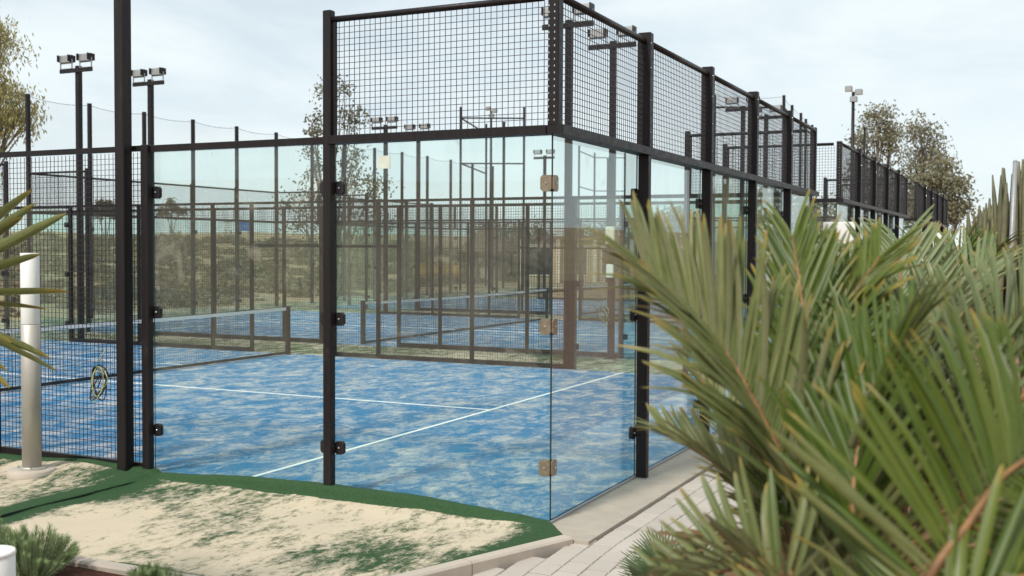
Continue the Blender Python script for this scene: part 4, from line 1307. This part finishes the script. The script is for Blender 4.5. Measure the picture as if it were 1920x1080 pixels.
tree((96, 93), [(0,0,4.4,0.9),(0.3,-0.8,3.9,0.8),(-0.3,0.8,3.8,0.8)], 'tiny distant tree beside the blue billboard', 'euc_dark', 10, 0.1, (0.22, 0.08), 60, 10, 0.2, name='distant_tree')
tree((71, 78), [(0,0,4.6,0.8),(0.3,-0.7,4.1,0.7),(-0.3,0.7,4.0,0.7)], 'tiny distant tree on the hill left of the thick near pole', 'bush', 12, 0.1, (0.22, 0.08), 60, 10, 0.2, name='distant_tree')
tree((73, 22), [(0,0,4.4,1.2),(0.6,-1.5,3.9,1.1)], 'grey green tree behind the tan building, seen through the end wall', 'bush', 13, 0.12, (0.25, 0.08), 70, 10, 0.2, name='distant_tree')

# scrub bushes on the slope behind the courts
def bush_mesh(seed, mat, n=900, fat=1.0):
    rd = random.Random(seed); m = MB()
    for i in range(n):
        d = Vector((rd.gauss(0, 1), rd.gauss(0, 1), abs(rd.gauss(0, 1)))).normalized()*rd.uniform(0.45, 1.0)**0.5
        d *= 0.85+0.3*noise.noise(d*2.2+Vector((seed, 0, 0)))
        p = Vector((d.x, d.y, d.z*0.8))
        e = (d+Vector((rd.gauss(0, .6), rd.gauss(0, .6), rd.gauss(0, .6)))).normalized()
        S = e.cross(Vector((rd.gauss(0, 1), rd.gauss(0, 1), rd.gauss(0, 1)))).normalized()*0.045*fat
        L = rd.uniform(0.12, 0.24)*fat
        b0 = len(m.v); m.v += [tuple(p), tuple(p+e*L*0.5+S), tuple(p+e*L), tuple(p+e*L*0.5-S)]; m.f.append((b0, b0+1, b0+2, b0+3))
    return m.mesh('scrub_bush', M[mat])
def low_bush(seed, mat):
    me = bush_mesh(seed, mat, 330, 1.5); return me
BM = [bush_mesh(i, 'bush' if i < 4 else 'dry') for i in range(6)]
rd = random.Random(77)
nb = 0
scm = {0: MB(), 1: MB()}
LB = [low_bush(20+i, 'bush') for i in range(6)]
while nb < 700:
    dist = 36 + 125*rd.random()**1.15 if nb < 620 else rd.uniform(120, 175)
    ang = YAW + radians(rd.uniform(-1, 25.5))
    x, y = CAM.x+dist*cos(ang), CAM.y+dist*sin(ang)
    if y < 26 or (x > 43 and y < 30): continue
    k = rd.randint(0, 5)
    sc_ = rd.uniform(0.3, 0.95)*(0.75+dist/140)*(1.0 if nb < 620 else 1.25)
    mt = Matrix.Translation((x, y, hgt(x, y)-0.1)) @ Matrix.Rotation(rd.uniform(0, 6), 4, 'Z') @ Matrix.Diagonal((sc_*rd.uniform(0.9, 1.6), sc_*rd.uniform(0.9, 1.6), sc_*rd.uniform(0.45, 0.9)*(1.0 if nb < 620 else 1.4), 1))
    m_ = scm[0 if k < 2 else 1]; b0 = len(m_.v)
    m_.v += [tuple(mt @ v.co) for v in LB[k].vertices]
    m_.f += [tuple(b0+i_ for i_ in q.vertices) for q in LB[k].polygons]
    nb += 1
for k, (nm, lab) in enumerate((('green_scrub', 'olive scrub covering the slope behind the courts'), ('dry_scrub', 'dry brown scrub covering the slope behind the courts'))):
    o = scm[k].build(nm, M['bush' if k == 0 else 'dry'], kind='stuff'); tag(o, lab, 'scrub')
for (x, y, s_, k, lab) in ((60.5, 61.4, 1.9, 1, 'round dark bush on the skyline left of the blue billboard'),
                          (58.0, 66.5, 1.5, 0, 'low dark bush on the skyline nearest to the thick near pole'),
                          (52.0, 47.0, 1.2, 2, 'dark bush halfway up the brown slope, below the blue billboard'),
                          (40.0, 44.0, 1.3, 3, 'broad grey green bush at the foot of the slope behind the left mesh wall')):
    o = put('scrub_bush', BM[k], None, (x, y, hgt(x, y)-0.1)); o.scale = (s_*1.2, s_*1.2, s_)
    tag(o, lab, 'bush', 'bushes standing out on the slope')
# bushes along the far end of the path and bank
for i in range(10):
    x = rd.uniform(20, 54); y = rd.uniform(-5.5, -3.2) if i % 2 else rd.uniform(-3.6, -2.6)
    o = put('bank_bush', BM[rd.choice((0, 1, 4, 5))], None, (x, y, hgt(x, y)-0.1))
    s = rd.uniform(0.5, 0.95); o.scale = (s, s, s*rd.uniform(0.9, 1.3)); o.rotation_euler.z = rd.uniform(0, 6)
    tag(o, 'olive bush along the far end of the planted bank', 'bush', 'bushes along the bank')

# columnar cacti at the picture edge
cz = hgt(16.4, -2.55)
cac = empty('columnar_cactus', (16.4, -2.55, cz), 'clump of tall brown columnar cacti past the palms at the picture edge', 'cactus')
rd = random.Random(9)
def rib_col(h, r, n=14):
    m = MB()
    for k in range(9):
        z = h*k/8; rr_ = r*(1.0 if k < 7 else (0.85 if k == 7 else 0.25))
        for i in range(n):
            a = 2*pi*i/n; q = rr_*(1.0 if i % 2 else 0.78)
            m.v.append((q*cos(a), q*sin(a), z))
    for k in range(8):
        for i in range(n): m.f.append((k*n+i, k*n+(i+1) % n, (k+1)*n+(i+1) % n, (k+1)*n+i))
    m.f.append(tuple(8*n+i for i in range(n)))
    return m.mesh('stem', M['cactus'], True)
RC = [rib_col(1.0, 0.060), rib_col(1.0, 0.048)]
for k in range(84):
    u = rd.uniform(-0.8, 1.5); v = rd.gauss(0, 0.35)
    e = Vector((-0.40, 0.92, 0))
    x, y = -e.x*u + e.y*v*0.5, -e.y*u*0.8 + e.x*v
    y = -0.75*u; x = 0.35*u + v
    h = (2.7+0.95*smooth01(-0.7, 0.3, u))*rd.uniform(0.72, 1.05)
    o = put('stem', RC[k % 2], cac, (x, y, -0.1))
    o.scale = (1.1, 1.1, h); o.rotation_euler = (rd.gauss(0, 0.035), rd.gauss(0, 0.035), rd.uniform(0, 6))

# stones on the bank
def rock_mesh(seed):
    rd = random.Random(seed); import bmesh
    bm = bmesh.new(); bmesh.ops.create_icosphere(bm, subdivisions=2, radius=1.0)
    for v in bm.verts:
        v.co *= 1+0.35*noise.noise(v.co*1.3+Vector((seed*3.1, 0, 0)))
        v.co.z *= 0.62
    me = bpy.data.meshes.new('stone'); bm.to_mesh(me); bm.free(); me.materials.append(M['rock']); return me
RM = [rock_mesh(i) for i in range(5)]
rd = random.Random(31)
for k in range(45):
    x = rd.uniform(-5.0, 0.5); y = rd.uniform(-4.6, -2.75)
    s = rd.uniform(0.025, 0.085)
    o = put('stone', RM[k % 5], None, (x, y, hgt(x, y)+s*0.2))
    o.scale = (s*rd.uniform(0.8, 1.4), s*rd.uniform(0.8, 1.3), s); o.rotation_euler.z = rd.uniform(0, 6)
    tag(o, 'small reddish stone lying on the soil bank under the palms', 'stone', 'stones on the soil bank')

# ------------------------------------------------------------------ far buildings and signs
hx, hy = 63.6, 33.1
hz = hgt(hx, hy)
hut = empty('thatched_hut', (hx, hy, hz), 'brown thatched hut with pointed roof far behind the courts', 'hut')
MB().lathe([(2.3, 2.0-hz*0), (2.25, 2.15), (1.2, 3.05), (0.15, 3.9), (0.02, 3.95)], 18).build('roof', M['thatch'], hut)
for k in range(6):
    a = k*pi/3
    MB().tube([(1.7*cos(a), 1.7*sin(a), -0.3), (1.7*cos(a), 1.7*sin(a), 2.1)], 0.09, 8).build('post', M['bark'], hut)
MB().lathe([(1.45, -0.3), (1.45, 0.95), (1.3, 0.97), (0.05, 0.97)], 18).build('counter_wall', M['tan'], hut)

def building(p, q, depth, h, lab, nwin, mat, name='low_building'):
    p, q = Vector((*p, 0)), Vector((*q, 0))
    L = (q-p).length; d = (q-p).normalized()
    z = min(hgt(p.x, p.y), hgt(q.x, q.y))
    t = empty(name, (p.x, p.y, z), lab, 'building')
    t.rotation_euler.z = math.atan2(d.y, d.x)
    MB().box(0, -depth, -0.5, L, 0, h).build('wall', mat, t)
    MB().box(-0.25, -depth-0.25, h+0.002, L+0.25, 0.25, h+0.22).build('roof', M['thatch'], t)
    for i in range(nwin):
        x = L*(i+0.5)/nwin
        w = MB().box(x-0.75, 0.004, 0.6, x+0.75, 0.03, h-0.55).build('window', M['darkwin'], t)
        f = MB().box(x-0.82, 0.002, 0.52, x-0.75, 0.07, h-0.48).box(x+0.75, 0.002, 0.52, x+0.82, 0.07, h-0.48).box(x-0.75, 0.002, h-0.55, x+0.75, 0.07, h-0.48).box(x-0.75, 0.002, 0.52, x+0.75, 0.07, 0.6)
        f.build('frame', M['cream'], w)
    for i in range(nwin+1):
        x = 0.12+(L-0.24)*i/nwin
        MB().box(x-0.12, 0.005, -0.3, x+0.12, 0.35, h-0.002).build('pillar', M['cream'], t)
building((65.9, 17.6), (60.4, 29.0), 5, 3.0, 'low tan building with pillars seen through the end wall of the nearest court', 5, M['tan'])
# ochre skip container
t = empty('skip_container', (60.3, 35.4, hgt(60.3, 35.4)), 'ochre yellow skip container far behind the nearest court', 'container')
t.rotation_euler.z = radians(-62)
MB().prism([(-0.8, 1.15), (-0.8, 0.5), (-0.6, 0.1), (0.6, 0.1), (0.8, 0.5), (0.8, 1.15)], 'x', -1.6, 1.6).build('body', M['ochre'], t)
rim = MB().box(-1.66, -0.87, 1.152, 1.66, -0.78, 1.23).box(-1.66, 0.78, 1.152, 1.66, 0.87, 1.23)
rim.build('rim', M['ochre'], t)
for x in (-1.0, 0.0, 1.0):
    MB().box(x-0.06, 0.805, 0.45, x+0.06, 0.87, 1.15).build('rib', M['ochre'], t)

def sign(loc, w, h, z, mat, lab, rot):
    t = empty('billboard', (loc[0], loc[1], hgt(*loc)), lab, 'billboard', 'distant billboards')
    t.rotation_euler.z = rot
    MB().box(-0.06, -w/2, z, 0.06, w/2, z+h).build('panel', mat, t)
    fr = MB().box(-0.09, -w/2-0.06, z-0.06, 0.09, w/2+0.06, z-0.003).box(-0.09, -w/2-0.06, z+h+0.003, 0.09, w/2+0.06, z+h+0.06)
    fr.build('frame', M['zinc'], t)
    for y in (-w*0.3, w*0.3): MB().box(0.062, y-0.07, -0.5, 0.2, y+0.07, z+h*0.9).build('leg', M['zinc'], t)
sign((103.7, 88.2), 1.75, 1.15, 1.7, M['bluesign'], 'small blue billboard on the distant hilltop', YAW+0.25)
sign((104.4, 91.3), 1.0, 1.1, 1.7, M['white'], 'small pale billboard left of the blue one on the hilltop', YAW+0.25)
